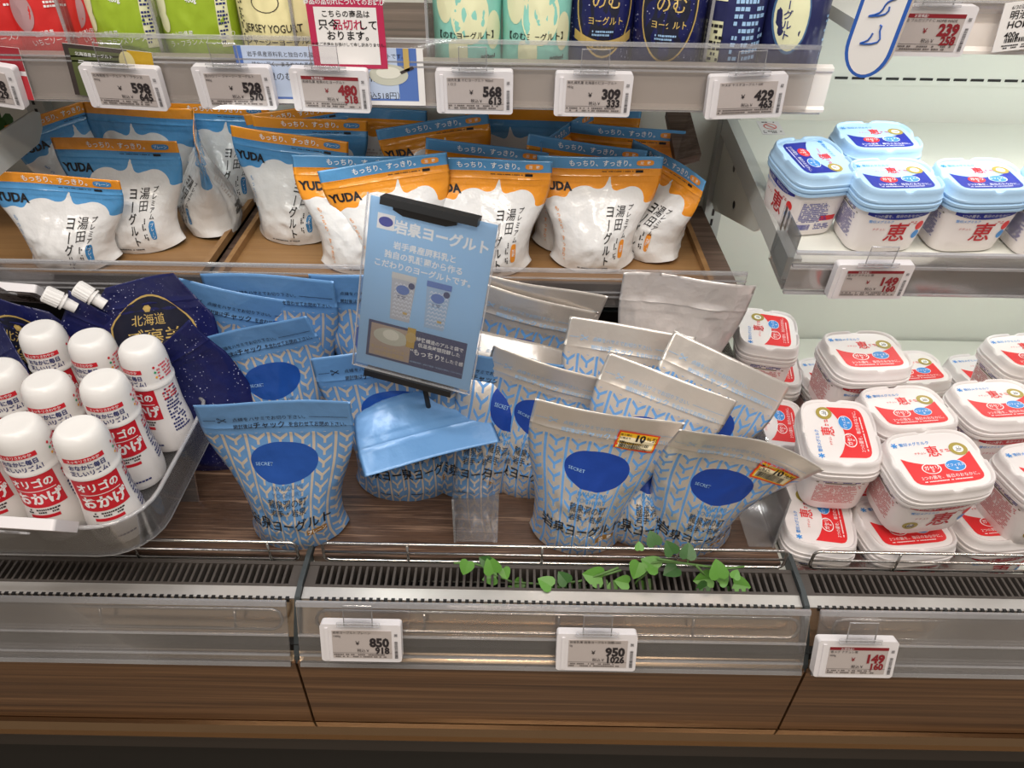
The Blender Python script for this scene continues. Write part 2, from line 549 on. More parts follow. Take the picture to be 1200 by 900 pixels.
for x, s in ((XA, 'ivy'), (XB, 'tubs')):                # dark dividers between the units
    m = MB()
    pr = [(0.60, -0.698), (0.55, -0.694), (0.515, -0.694), (0.495, -0.697), (0.470, -0.728), (0.455, -0.752), (0.452, -0.762), (0.47, -0.762), (0.50, -0.722), (0.60, -0.712)]
    m.loft([[(x + d, y, zc(z)) for y, z in pr] for d in (-0.0028, 0.0028)], DARK_METAL)
    tag(m.build('joint_strip'), 'thin dark joint strip between air grilles beside the ' + ('blue pouches' if s == 'ivy' else 'stacked tubs'), 'joint strip')

# walnut mats on the deck, black risers behind
for x0, x1, s in ((X_L, XA - 0.004, 'below the bottle tray'), (XA + 0.004, XB - 0.012, 'under the silver pouches')):
    m = MB(); m.box((x0, 0.556, zc(-0.7115)), (x1, 1.03, zc(Z_DECK)), WOOD_DECK)
    tag(m.build('deck_mat'), 'dark walnut grained mat on the deck ' + s, 'mat')
m = MB(); m.box((-1.1, 1.035, zc(-0.7115)), (XB - 0.02, 1.06, zc(-0.535)), BLACK)
rb = m.build('riser'); tag(rb, 'black plastic riser panel at the back of the deck', 'riser')
for z in (-0.56, -0.60, -0.65):
    m = MB(); m.box((-1.1, 1.032, zc(z)), (XB - 0.02, 1.0355, zc(z + 0.003)), DARK_METAL); m.build('ridge', rb)

# ================================================================== SHELVES
def clear_fence(parent, x0, x1, y, z0, z1, off, lines=()):
    B = lambda m, n: m.build(n, parent, False, loc=off)
    m = MB(); m.box((x0, y, z0), (x1, y + 0.0025, z1), CLEAR_RAIL); B(m, 'clear_fence')
    m = MB(); m.box((x0, y - 0.001, z1), (x1, y + 0.004, z1 + 0.004), CLEAR_EDGE); B(m, 'fence_edge')
    for z in lines:
        m = MB(); m.box((x0, y - 0.0015, z), (x1, y, z + 0.0018), CLEAR_EDGE); B(m, 'fence_ridge')

# top shelf over the white pouches
Y_T = 0.862
XT1 = at_y(962, 90, Y_T).x
s = empty('shelf', (0, Y_T, zc(-0.262)))
tag(s, 'upper shelf with beige price rail above the cloud printed pouches', 'shelf')
off = (0, -Y_T, -zc(-0.262))
m = MB(); m.box((X_L, Y_T + 0.004, zc(-0.258)), (XT1 + 0.004, 1.125, zc(-0.245)), GREY_METAL); m.build('board', s, loc=off)
m = MB(); m.loft([[(x, Y_T + 0.012, zc(-0.2445)), (x, 1.12, zc(-0.2445)), (x, 1.12, zc(-0.205)), (x, Y_T + 0.012, zc(-0.240))] for x in (X_L, XT1 - 0.002)], WOOD_SHELF); m.build('wood_mat', s, loc=off)
m = MB()
pr = [(Y_T, -0.2585), (Y_T - 0.003, -0.2615), (Y_T - 0.003, -0.2645), (Y_T + 0.006, -0.2645), (Y_T + 0.006, -0.214), (Y_T - 0.002, -0.2165), (Y_T - 0.002, -0.2195), (Y_T + 0.001, -0.2225)]
m.loft([[(x, y, zc(z)) for y, z in pr] for x in (X_L, XT1 + 0.012)], RAIL); m.build('price_rail', s, loc=off)
m = MB(); m.box((X_L, Y_T - 0.004, zc(-0.2665)), (XT1 + 0.008, Y_T + 0.004, zc(-0.2645)), CLEAR_EDGE); m.build('rail_lip', s, loc=off)
clear_fence(s, X_L, XT1 - 0.01, Y_T - 0.0055, zc(-0.2625), zc(-0.1965), off, (zc(-0.217), zc(-0.222)))

# middle shelf carrying the wooden trays
Y_M = 0.83
XM1 = at_y(878, 322, Y_M).x
Z_MID = -0.50
s = empty('shelf', (0, Y_M, zc(-0.515)))
tag(s, 'middle walnut shelf with clear front fence holding the wooden trays', 'shelf')
off = (0, -Y_M, -zc(-0.515))
m = MB(); m.box((X_L, Y_M + 0.006, zc(-0.515)), (XM1 + 0.002, 1.125, zc(Z_MID)), WOOD_SHELF); m.build('board', s, loc=off)
m = MB(); m.box((X_L, Y_M, zc(-0.512)), (XM1, Y_M + 0.006, zc(-0.480)), plain('smoky_brown_rail', rgb(112, 98, 92), 0.3, vary=0.05)); m.build('price_rail', s, loc=off)
clear_fence(s, X_L, XM1 - 0.004, Y_M - 0.005, zc(-0.512), zc(-0.461), off, (zc(-0.470), zc(-0.490), zc(-0.497)))

def tray(x0, x1, y0, y1, z, h, label, tilt=0):
    t = empty('wooden_tray', ((x0 + x1) / 2, y0, zc(z)))
    tag(t, label, 'tray')
    off = (-(x0 + x1) / 2, -y0, -zc(z))
    th = 0.007
    for n, lo, hi in (('base', (x0, y0, z), (x1, y1, z + 0.005)), ('front_wall', (x0, y0, z), (x1, y0 + th, z + h)), ('back_wall', (x0, y1 - th, z), (x1, y1, z + h)), ('side_wall', (x0, y0 + th, z), (x0 + th, y1 - th, z + h)), ('side_wall', (x1 - th, y0 + th, z), (x1, y1 - th, z + h))):
        m = MB(); m.box((lo[0], lo[1], zc(lo[2])), (hi[0], hi[1], zc(hi[2])), WOOD_TRAY); m.build(n, t, loc=off)
    return t
XT_A = at_z(250, 305, Z_MID + 0.01).x
XT_B = at_z(268, 305, Z_MID + 0.01).x
XT_C = at_z(826, 308, Z_MID + 0.01).x
tray(-0.90, XT_A, Y_M + 0.012, 1.10, Z_MID, 0.016, 'brown wooden tray under the blue banded white pouches')
tray(XT_B, XT_C, Y_M + 0.012, 1.10, Z_MID, 0.016, 'wide brown wooden tray under the orange banded pouches')
# small upper riser shelf at the back end of the tray
xr = at_y(795, 165, 1.02).x
m = MB()
t = empty('wooden_box', (xr, 1.0, zc(-0.44)))
tag(t, 'small dark walnut box with leaning side board behind orange pouches', 'box')
off = (-xr, -1.0, -zc(-0.44))
xa, xb = at_y(735, 190, 0.98).x, at_y(792, 190, 0.98).x
m = MB(); m.box((xa, 0.98, zc(-0.478)), (xb, 1.09, zc(-0.45)), WOOD_SHELF); m.build('box_body', t, loc=off)
m = MB(); m.box((xa, 0.975, zc(-0.45)), (xb, 0.985, zc(-0.436)), WOOD_TRAY); m.build('front_rim', t, loc=off)
m = MB(); m.box((xb - 0.008, 0.985, zc(-0.45)), (xb, 1.09, zc(-0.436)), WOOD_TRAY); m.build('side_rim', t, loc=off)
m = MB()
q = [at_y(781, 128, 1.08), at_y(808, 128, 1.08), at_y(822, 180, 0.99), at_y(792, 188, 0.99)]
m.add(q + [p + Vector((0, 0.004, -0.012)) for p in q], [(0, 1, 2, 3)[::-1], (4, 5, 6, 7), (0, 1, 5, 4), (1, 2, 6, 5), (2, 3, 7, 6), (3, 0, 4, 7)], WOOD_SHELF)
m.build('side_board', t, loc=off)
m = MB(); m.box((xa, 0.985, zc(Z_MID)), (xa + 0.006, 1.08, zc(-0.478)), CLEAR_EDGE); m.build('leg', t, loc=off)
m = MB(); m.box((xb - 0.006, 0.985, zc(Z_MID)), (xb, 1.08, zc(-0.478)), CLEAR_EDGE); m.build('leg', t, loc=off)

# sloping enamel shelf of the neighbouring bay
SH_F, SH_B = Vector((0, 0.76, zc(-0.405))), Vector((0, 1.13, zc(-0.360)))
SLOPE = math.atan2(SH_B.z - SH_F.z, SH_B.y - SH_F.y)
SH_N = Vector((0, -math.sin(SLOPE), math.cos(SLOPE)))
XS0 = at_plane(921, 302, SH_F, SH_N).x
s = empty('shelf', (XS0, SH_F.y, SH_F.z), (SLOPE, 0, 0))
tag(s, 'pale enamel shelf sloping to the front under light blue tubs', 'shelf')
L = (SH_B - SH_F).length
W = X_R - XS0
m = MB(); m.box((0.004, 0, -0.010), (W, L, 0.0), PALE); m.build('board', s)
m = MB()
m.box((-0.003, -0.004, -0.022), (0.003, L, 0.009), GREY_METAL)
m.build('side_flange', s)
m = MB(); m.box((0.003, 0.0, 0.0), (0.016, L, 0.004), GREY_METAL); m.build('flange_step', s)
m = MB(); m.box((0.0, -0.010, -0.032), (W, -0.002, -0.004), RAIL2); m.build('price_rail', s)
m = MB(); m.box((0.0, -0.016, -0.034), (W, -0.0135, 0.022), CLEAR_RAIL); m.build('clear_fence', s)
for z in (0.022, 0.004, -0.034):
    m = MB(); m.box((0.0, -0.018, z), (W, -0.013, z + 0.003), CLEAR_EDGE); m.build('fence_ridge', s)
m = MB(); m.box((-0.003, -0.014, -0.03), (-0.0005, 0.05, 0.045), CLEAR); m.build('end_guard', s)
# bracket with holes
m = MB()
pts = [(0.10, -0.012), (L, -0.012), (L, -0.135), (L - 0.04, -0.135), (0.14, -0.05)]
fr = frame((0.008, 0, 0), (0, 1, 0), (0, 0, 1))
m.prism([(a, b) for a, b in pts], fr, 0.004, PALE); m.build('bracket', s)
fr2 = frame((-0.0001 + 0.004, 0, 0), (0, -1, 0), (0, 0, 1))
for a, b in ((0.245, -0.072), (0.285, -0.035)):
    m = MB(); m.disc(-a, b, 0.006, 0.006, fr2, 0.0005, BLACK, 14); m.build('bracket_hole', s)
# small no-touch sticker at the back of that shelf
fr3 = frame((0, 0, 0), (1, 0, 0), (0, 1, 0))
inv = s.matrix_basis.inverted()
pk = inv @ at_plane(903, 150, SH_F, SH_N)
m = MB(); f = frame((pk.x, pk.y, 0.0004), (1, 0, 0), (0, 1, 0))
m.prism([(-0.017, -0.022), (0.017, -0.022), (0.017, 0.022), (-0.017, 0.022)], f, 0.0003, WHITE_PLASTIC)
PALE_RED = plain('faded_red_ink', rgb(205, 96, 90), 0.5, vary=0.02)
m.disc(0, 0.004, 0.010, 0.010, f, 0.0002, PALE_RED, 24, 0.8)
m.flat([(-0.008, 0.010), (-0.006, 0.012), (0.008, -0.002), (0.006, -0.004)], f, 0.0003, PALE_RED)
m.scribble(-0.014, 0.014, -0.019, -0.010, 2, f, SCREEN_INK, 4)
m.scribble(-0.014, 0.014, 0.015, 0.020, 1, f, SCREEN_INK, 5)
m.build('warning_sticker', s)

# upper shelf of the neighbouring bay
Y_U = 0.82
s = empty('shelf', (0.4, Y_U, zc(-0.186)))
tag(s, 'beige railed shelf above the light blue tubs', 'shelf')
off = (-0.4, -Y_U, -zc(-0.186))
XU0 = at_y(1026, 40, Y_U).x
m = MB(); m.box((XU0, Y_U + 0.004, zc(-0.184)), (X_R, 1.125, zc(-0.170)), GREY_METAL); m.build('board', s, loc=off)
m = MB()
pr = [(Y_U, -0.182), (Y_U - 0.003, -0.186), (Y_U - 0.003, -0.189), (Y_U + 0.006, -0.189), (Y_U + 0.006, -0.138), (Y_U - 0.002, -0.141), (Y_U - 0.002, -0.144), (Y_U + 0.001, -0.147)]
m.loft([[(x, y, zc(z)) for y, z in pr] for x in (XU0, X_R)], RAIL); m.build('price_rail', s, loc=off)
clear_fence(s, XU0, X_R, Y_U - 0.0055, zc(-0.150), zc(-0.118), off, (zc(-0.140),))

# LED strips and housings added under the shelves to brighten the dim bays
def shelf_led(parent, x0, x1, y, z, aim, watt, off):
    m = MB(); m.box((x0, y - 0.006, z), (x1, y + 0.006, z + 0.006), WHITE_PLASTIC); m.build('added_led_housing', parent, loc=off)
    a = area('shelf_light', ((x0 + x1) / 2, y, z - 0.001), (x1 - x0 - 0.02, 0.010), watt, (0.96, 1.0, 0.97), aim)
    return a
shelf_led(s, XU0 + 0.01, X_R - 0.02, Y_U + 0.035, zc(-0.192), (0.85, Y_U + 0.16, zc(-0.42)), 1.9, off)  # added lamp, brightens the pale back wall
ul = [o for o in COL.objects if 'above the cloud' in o.get('label', '')][0]
shelf_led(ul, -1.1, XT1 - 0.03, Y_T + 0.05, zc(-0.2655), (-0.3, Y_T + 0.12, zc(-0.5)), 0.85, (0, -Y_T, -zc(-0.262)))  # added lamp, lifts the shade on the pouches under the top shelf
sl = [o for o in COL.objects if o.name.startswith('shelf') and 'sloping' in o.get('label', '')][0]
m = MB(); m.box((0.02, 0.144, -0.018), (W - 0.02, 0.156, -0.0105), WHITE_PLASTIC); m.build('added_led_housing', sl)  # housing of the added lamp below
area('shelf_light', ((XS0 + X_R) / 2, SH_F.y + 0.150, SH_F.z - 0.006), (W - 0.06, 0.010), 1.5, (0.96, 1.0, 0.97), ((XS0 + X_R) / 2, SH_F.y + 0.26, zc(-0.75)))  # added lamp, brightens the pale deck behind the tubs

# grey bracket plate of the bay beyond, seen past the first pouches
xb = at_y(25, 170, 0.93).x
m = MB()
fb = frame((xb, 0, 0), (0, 1, 0), (0, 0, 1))
def yz(px, py):
    d = ray(px, py); p = ORIGIN + d * (xb / d.x); return (p.y, p.z)
pts = [yz(-30, 255), yz(-30, 175), yz(38, 130), yz(47, 132), yz(50, 150), yz(46, 168), yz(0, 206)]
m.prism(pts, fb, 0.003, GREY_METAL)
s = m.build('shelf_bracket'); tag(s, 'pale grey steel shelf bracket with slits at the end upright', 'bracket')

# ================================================================== STAND-UP POUCHES
def film_bump(g, b, strength=0.25, crinkle=0.45):
    """soft dents plus sharp crinkles of packaging film"""
    nt = g.nt
    n = g.noise(22, 4, 0.6)
    tc = g.node('ShaderNodeTexCoord')
    nz = g.node('ShaderNodeTexNoise'); nz.inputs['Scale'].default_value = 14; nz.inputs['Detail'].default_value = 2
    nt.links.new(tc.outputs['Object'], nz.inputs['Vector'])
    mx = g.node('ShaderNodeMix', data_type='VECTOR')
    mx.inputs[0].default_value = 0.08
    nt.links.new(tc.outputs['Object'], mx.inputs[4]); nt.links.new(nz.outputs['Color'], mx.inputs[5])
    vo = g.node('ShaderNodeTexVoronoi'); vo.inputs['Scale'].default_value = 34
    nt.links.new(mx.outputs[1], vo.inputs['Vector'])
    h = g.m('ADD', n, g.m('MULTIPLY', vo.outputs['Distance'], crinkle))
    g.bump(b, h, strength * 1.3, 0.006)

def banded_film(name, field, band, curve):
    """white film with a coloured sky over a wavy white cloud and a second colour on the seal"""
    m, nt, b = new_mat(name)
    g = G(nt)
    uv = g.node('ShaderNodeUVMap'); sep = g.node('ShaderNodeSeparateXYZ')
    nt.links.new(uv.outputs[0], sep.inputs[0])
    u, v = g.m('FRACT', sep.outputs[0]), sep.outputs[1]
    fc = g.node('ShaderNodeFloatCurve')
    c = fc.mapping.curves[0]
    while len(c.points) < len(curve): c.points.new(0.5, 0.5)
    for p, (x, y) in zip(c.points, curve):
        p.location = (x, y)
    fc.mapping.update()
    g.put(fc.inputs['Value'], u)
    sky = g.m('GREATER_THAN', v, fc.outputs[0])
    col = g.mix(sky, rgb(228, 227, 226), field)
    col = g.mix(g.m('GREATER_THAN', v, 0.895), col, band)
    g.put(b.inputs['Base Color'], col)
    b.inputs['Roughness'].default_value = 0.2
    b.inputs['Coat Weight'].default_value = 0.4
    b.inputs['Coat Roughness'].default_value = 0.1
    film_bump(g, b, 0.42)
    return m
CLOUD = [(0.0, 0.61), (0.06, 0.625), (0.13, 0.655), (0.22, 0.655), (0.26, 0.70), (0.33, 0.74), (0.40, 0.75), (0.50, 0.725), (0.55, 0.745), (0.575, 0.80), (0.59, 0.825), (0.60, 0.77), (0.63, 0.715), (0.70, 0.725), (0.78, 0.745), (0.85, 0.72), (0.90, 0.65), (0.915, 0.61), (1.0, 0.61)]
BLUE, ORANGE = rgb(84, 152, 206), rgb(236, 152, 44)
FILM_B = banded_film('blue_cloud_film', BLUE, ORANGE, CLOUD)
FILM_O = banded_film('orange_cloud_film', ORANGE, rgb(92, 154, 204), CLOUD)
GUS_B = plain('blue_gusset_film', rgb(70, 128, 180), 0.35, vary=0.03)
GUS_O = plain('orange_gusset_film', ORANGE, 0.35, vary=0.03)
INK_B = plain('blue_ink', rgb(62, 134, 190), 0.45, vary=0.02)
INK_O = plain('orange_ink', rgb(236, 150, 48), 0.45, vary=0.02)

def yfilm(name, base, pattern, oval, metal, rough, pmetal):
    """film printed with bars and Y shapes, an oval emblem, a plain seal on top"""
    m, nt, b = new_mat(name)
    g = G(nt)
    uv = g.node('ShaderNodeUVMap'); sep = g.node('ShaderNodeSeparateXYZ')
    nt.links.new(uv.outputs[0], sep.inputs[0])
    u, v = g.m('FRACT', sep.outputs[0]), sep.outputs[1]
    front = g.m('LESS_THAN', sep.outputs[0], 1.5)
    PX, PY = 0.152, 0.072
    x = g.m('ABSOLUTE', g.m('SUBTRACT', g.m('FRACT', g.m('DIVIDE', g.m('ADD', u, 0.03), PX)), 0.5))
    t = g.m('FRACT', g.m('DIVIDE', v, PY))
    bar = g.m('GREATER_THAN', x, 0.435)
    # arms of the Y: t close to 0.42 + 1.35 x
    d = g.m('ABSOLUTE', g.m('SUBTRACT', t, g.m('ADD', g.m('MULTIPLY', x, 1.35), 0.40)))
    arm = g.m('MULTIPLY', g.m('LESS_THAN', d, 0.14), g.m('LESS_THAN', x, 0.34))
    stem = g.m('MULTIPLY', g.m('LESS_THAN', x, 0.06), g.m('LESS_THAN', t, 0.42))
    pat = g.m('MAXIMUM', bar, g.m('MAXIMUM', arm, stem))
    pat = g.m('MULTIPLY', pat, g.m('LESS_THAN', v, g.m('ADD', g.m('MULTIPLY', front, 0.295), 0.5)))
    ex = g.m('POWER', g.m('ABSOLUTE', g.m('DIVIDE', g.m('SUBTRACT', u, 0.52), 0.245)), 2.2)
    ey = g.m('POWER', g.m('ABSOLUTE', g.m('DIVIDE', g.m('SUBTRACT', v, 0.622), 0.112)), 2.2)
    ov = g.m('MULTIPLY', g.m('LESS_THAN', g.m('ADD', ex, ey), 1.0), front)
    ink = g.m('MAXIMUM', pat, ov)
    col = g.mix(ov, g.mix(pat, base, pattern), oval)
    g.put(b.inputs['Base Color'], col)
    g.put(b.inputs['Metallic'], g.m('ADD', g.m('MULTIPLY', ink, pmetal - metal), metal) if True else metal)
    g.put(b.inputs['Roughness'], rough)
    b.inputs['Coat Weight'].default_value = 0.0 if metal > 0.5 else 0.35
    b.inputs['Coat Roughness'].default_value = 0.12
    film_bump(g, b, 0.16 if metal > 0.5 else 0.2, 0.05 if metal > 0.5 else 0.3)
    return m
FILM_SKY = yfilm('sky_blue_y_film', rgb(98, 144, 194), rgb(206, 192, 176), rgb(34, 84, 170), 0.12, 0.33, 0.35)
FILM_SILVER = yfilm('silver_y_film', rgb(226, 218, 210), rgb(104, 160, 222), rgb(28, 66, 156), 0.66, 0.31, 0.15)
FILM_SILVER_PLAIN = plain('plain_silver_film', rgb(228, 222, 220), 0.28, 0.4, vary=0.02)
g_ = G(FILM_SILVER_PLAIN.node_tree); film_bump(g_, FILM_SILVER_PLAIN.node_tree.nodes['Principled BSDF'], 0.35)
BROWN_LABEL = plain('brown_label_ink', rgb(150, 108, 48), 0.45, vary=0.03)
PALE_BLUE_INK = plain('pale_blue_ink', rgb(150, 186, 222), 0.45, vary=0.02)

def smoothstep(x):
    x = min(1.0, max(0.0, x)); return x * x * (3 - 2 * x)

class Pouch:
    """a filled stand-up pouch: flat seal on top, round belly, gusset at the base"""
    NU, NV = 40, 54
    def __init__(self, W, H, T, seed=0, lean=0.0, bend=0.0, bend_at=0.7, bend_len=0.12, wrinkle=1.0, curl=0.0, bow=0.0, taper=0.33, full=1.0, sway=0.0, roll=0.0):
        self.W, self.H = W, H
        nu, nv = self.NU, self.NV
        tv = np.array([0, 0.1, 0.25, 0.38, 0.50, 0.62, 0.74, 0.82, 1.0])
        tt = np.array([0.86, 1.0, 1.0, 0.86, 0.60, 0.33, 0.13, 0.03, 0.010])
        tt[4:7] *= full
        vv = np.linspace(0, 1, nv + 1)
        prof = np.interp(vv, tv, tt)
        for _ in range(3):
            prof[1:-1] = (prof[:-2] + 2 * prof[1:-1] + prof[2:]) / 4
        cy = cz = cx = 0.0
        C = []
        for j in range(nv + 1):
            v = vv[j]
            a = lean * smoothstep(v / 0.4) + bend * smoothstep((v - bend_at) / bend_len)
            ph = roll * smoothstep(v / 0.55)
            C.append((cy, cz, a, cx, ph))
            cy += math.sin(a) * H / nv; cz += math.cos(a) * math.cos(ph) * H / nv; cx += math.sin(ph) * math.cos(a) * H / nv
        rnd = random.Random(seed)
        o1, o2 = rnd.uniform(0, 50), rnd.uniform(0, 50)
        self.front, self.back = [], []
        for side, store in ((1, self.front), (-1, self.back)):
            for j in range(nv + 1):
                v = vv[j]; cy, cz, a, cx, ph = C[j]; cp, sp = math.cos(ph), math.sin(ph)
                th = T * prof[j]
                hw = W / 2 * (1 - taper * prof[j] ** 1.2)
                row = []
                for i in range(nu + 1):
                    u = -1 + 2 * i / nu
                    p = max(0.0, 1 - (abs(u) / 0.98) ** 2.1) ** 0.62
                    edge = 1 - abs(u) ** 6
                    amp = 0.0042 * wrinkle * (0.25 + 0.75 * prof[j]) * (0.45 + 0.55 * smoothstep(v / 0.3))
                    so = 0 if side == 1 else 9.3 * edge
                    n1 = noise.noise((u * 1.8 + o1, v * 3.4 + o2, so))
                    n2 = noise.noise((u * 3.2 + o2 + v * 2, v * 5.5 - u * 1.5 + o1, so + 4))
                    n2 = (0.5 - abs(n2)) * 1.2 - 0.3
                    n3 = abs(noise.noise((u * 5.2 - v * 3 + o1, v * 7.5 + u * 3.5 + o2, so + 8)))
                    dd = amp * (n1 + 1.0 * n2 - 0.75 * min(n3, 0.28) + 0.1) * edge
                    if 0.775 < v < 0.855: dd += 0.0016 * max(0.0, math.sin((v - 0.775) / 0.04 * PI * 1.0) ** 2) * edge
                    q = th * p * side + (dd if side == 1 else -dd) 
                    if v > 0.84: q = th * p * side + dd * 0.6      # front and back seal move together
                    wob = 0.004 * wrinkle * math.sin(u * 2.2 + o1) * smoothstep((v - 0.5) / 0.5)
                    cc = curl * max(0.0, u) ** 2 * v ** 3 + bow * (u * u) * v ** 2 + wob + sway * u * v ** 2
                    x = hw * u
                    zz = cz + q * math.sin(a) + cc * math.sin(a)
                    yy = cy - q * math.cos(a) - cc * math.cos(a)
                    if v < 0.12: zz += 0.012 * (1 - v / 0.12) * abs(u) ** 3 * 0.6
                    # rounded top corners
                    if v > 0.95 and abs(u) > 0.93: zz -= 0.0
                    row.append(Vector((cx + x * cp + (zz - cz) * sp, yy, cz + (zz - cz) * cp - x * sp)))
                store.append(row)
    def point(self, u, v, side=1):
        g = self.front if side == 1 else self.back
        nu, nv = self.NU, self.NV
        x = min(nu - 1e-6, max(0.0, (u + 1) / 2 * nu)); y = min(nv - 1e-6, max(0.0, v * nv))
        i, j = int(x), int(y); fx, fy = x - i, y - j
        p00, p10, p01, p11 = g[j][i], g[j][i + 1], g[j + 1][i], g[j + 1][i + 1]
        p = (p00 * (1 - fx) + p10 * fx) * (1 - fy) + (p01 * (1 - fx) + p11 * fx) * fy
        n = (p10 - p00 + p11 - p01).cross(p01 - p00 + p11 - p10)
        n.normalize()
        return p, n * side
    def map(self, side=1):
        W, H = self.W, self.H
        def f(a, b, off):
            p, n = self.point(a / (W / 2) * side, b / H, side)
            return p + n * (off + 0.0003)
        return f
    def build(self, name, film, gusset, print_bag=None, print_seal=None, root=None):
        """bag (the thing itself), with top_seal and gusset as parts"""
        nu, nv = self.NU, self.NV
        n = 2 * nu
        js = 45
        us = [i / nu for i in range(nu + 1)] + [2 + i / nu for i in range(nu - 1, 0, -1)]
        verts = []
        for j in range(nv + 1):
            verts += self.front[j] + [self.back[j][i] for i in range(nu - 1, 0, -1)]
        self.verts = verts
        def band(j0, j1, close):
            m = MB(); m.slot(film)
            m.v = [tuple(p) for p in verts[j0 * n:(j1 + 1) * n]]
            uv = []
            for j in range(j0, j1):
                for k in range(n):
                    k2 = (k + 1) % n
                    q = (j - j0) * n
                    m.f.append((q + k, q + k2, q + n + k2, q + n + k)); m.mi.append(0)
                    if k < nu: a, b = us[k], us[k + 1]
                    else:
                        a = 3.0 - 1e-4 if k == nu else us[k]
                        b = 2.0 if k2 == 0 else us[k2]
                    v0, v1 = j / nv, (j + 1) / nv
                    uv += [a, v0, b, v0, b, v1, a, v1]
            if close:
                t = (j1 - j0) * n
                for k in range(nu):
                    m.f.append((t + k, t + k + 1, t + (n - k - 1) % n, t + (n - k) % n)); m.mi.append(0)
                    uv += [0.5, 0.95] * 4
            m.uv = uv
            return m
        bag = band(0, js, False)
        if print_bag: bag.join(print_bag)
        o = bag.build(name, smooth=True)
        seal = band(js, nv, True)
        if print_seal: seal.join(print_seal)
        seal.build('top_seal', o, smooth=True)
        m = MB()
        base = verts[:n]
        c = Vector((0, sum(v.y for v in base) / n, 0.0))
        ring = [v * 0.55 + c * 0.45 + Vector((0, 0, 0.012)) for v in base]
        m.add(base + ring + [Vector((c.x, c.y, 0.014))], [((k + 1) % n, k, n + k, n + (k + 1) % n) for k in range(n)] + [(n + (k + 1) % n, n + k, 2 * n) for k in range(n)], gusset)
        m.uv = None
        m.build('gusset', o, smooth=True)
        return o

def settle(obj, verts, anchor, rot, px, py, zfloor):
    """stand the pouch on height zfloor so that the anchor point lies on the ray through px, py"""
    M = Matrix.Rotation(rot[2], 3, 'Z') @ Matrix.Rotation(rot[1], 3, 'Y') @ Matrix.Rotation(rot[0], 3, 'X')
    lo = min((M @ v).z for v in verts)
    a = M @ anchor
    oz = zfloor - lo
    d = ray(px, py)
    p = ORIGIN + d * ((zc(oz) + a.z - CZ) / d.z)
    obj.location = (p.x - a.x, p.y - a.y, zc(oz))
    obj.rotation_euler = rot
    return obj

def pill(m, f, ca, cb, w, h, mat, off=0.0002):
    m.disc(ca, cb, w / 2, h / 2, f, off, mat, 20, p=3.2)

def yuda_print(P, blue, sugar, back=False):
    W, H = P.W, P.H
    m = MB(); ms = MB(); f = P.map(1)
    ink = INK_B if blue else INK_O
    ms.text('もっちり、すっきり。', f, 0.0, H * 0.945, 0.0088, WHITE_INK, 0.015)
    pill(ms, f, W * 0.36, H * 0.945, 0.023, 0.0075, INK_B if blue else INK_O)
    ms.text('プレーン' if blue else '加　糖', f, W * 0.36, H * 0.945, 0.0046, WHITE_INK, 0.01, off=0.0006)
    m.text('YUDA', f, -W * 0.345, H * 0.745, 0.0150, INK, 0.045)
    ms.scribble(W * 0.02, W * 0.28, H * 0.865, H * 0.879, 1, f, INK, 3)
    ms.flat([(W * 0.29, H * 0.86), (W * 0.35, H * 0.86), (W * 0.35, H * 0.882), (W * 0.29, H * 0.882)], f, 0.0004, INK)
    ms.scribble(-W * 0.47, W * 0.45, H * 0.886, H * 0.890, 1, f, INK, 8, dens=0.6)
    m.text('湯田', f, W * 0.215, H * 0.545, 0.0150, INK, 0.004, vertical=True)
    m.text('ヨーグルト', f, W * 0.115, H * 0.545, 0.0152, INK, 0.014, vertical=True)
    m.text('プレミアム', f, W * 0.30, H * 0.575, 0.0080, INK, 0.012, vertical=True, pitch=1.05)
    m.scribble(W * 0.205, W * 0.245, H * 0.14, H * 0.34, 2, f, INK, 5, vert=True)
    m.disc(W * 0.30, H * 0.225, 0.0050, 0.0130, f, 0.0002, ink, 20, p=3.4)
    m.text('プレーン' if blue else '加糖', f, W * 0.30, H * (0.275 if blue else 0.25), 0.0055, WHITE_INK, 0.01, vertical=True, off=0.0006)
    m.text('もっちり、すっきり。', f, -W * 0.377, H * 0.55, 0.0068, ink, 0.005, vertical=True, pitch=1.1)
    m.scribble(-W * 0.2, W * 0.2, H * 0.045, H * 0.065, 1, f, INK, 9)
    # back: contents list
    fb = P.map(-1)
    m.scribble(-W * 0.30, W * 0.20, H * 0.38, H * 0.62, 9, fb, SCREEN, 21)
    m.flat([(W * 0.1, H * 0.2), (W * 0.3, H * 0.2), (W * 0.3, H * 0.34), (W * 0.1, H * 0.34)], fb, 0.0003, ink)
    m.barcode(-W * 0.3, -W * 0.05, H * 0.18, H * 0.30, fb, INK)
    return m, ms

N_P = [0]
def yuda(px, py, blue, label, lean=4, yaw=0, roll=0, lift=0.0, seed=None, floor=Z_MID + 0.006, flip=False, W=0.166, H=0.148, T=0.043, **kw):
    N_P[0] += 1
    P = Pouch(W, H, T, seed if seed is not None else N_P[0], R(lean), roll=R(roll), **kw)
    o = P.build('yogurt_pouch', FILM_B if blue else FILM_O, GUS_B if blue else GUS_O, *yuda_print(P, blue, not blue))
    tag(o, label, 'pouch', 'white cloud printed yogurt pouches')
    anchor = P.front[P.NV][P.NU // 2]
    settle(o, P.verts, anchor, (0, 0, R(yaw + (180 if flip else 0))), px, py, floor + lift)
    return o

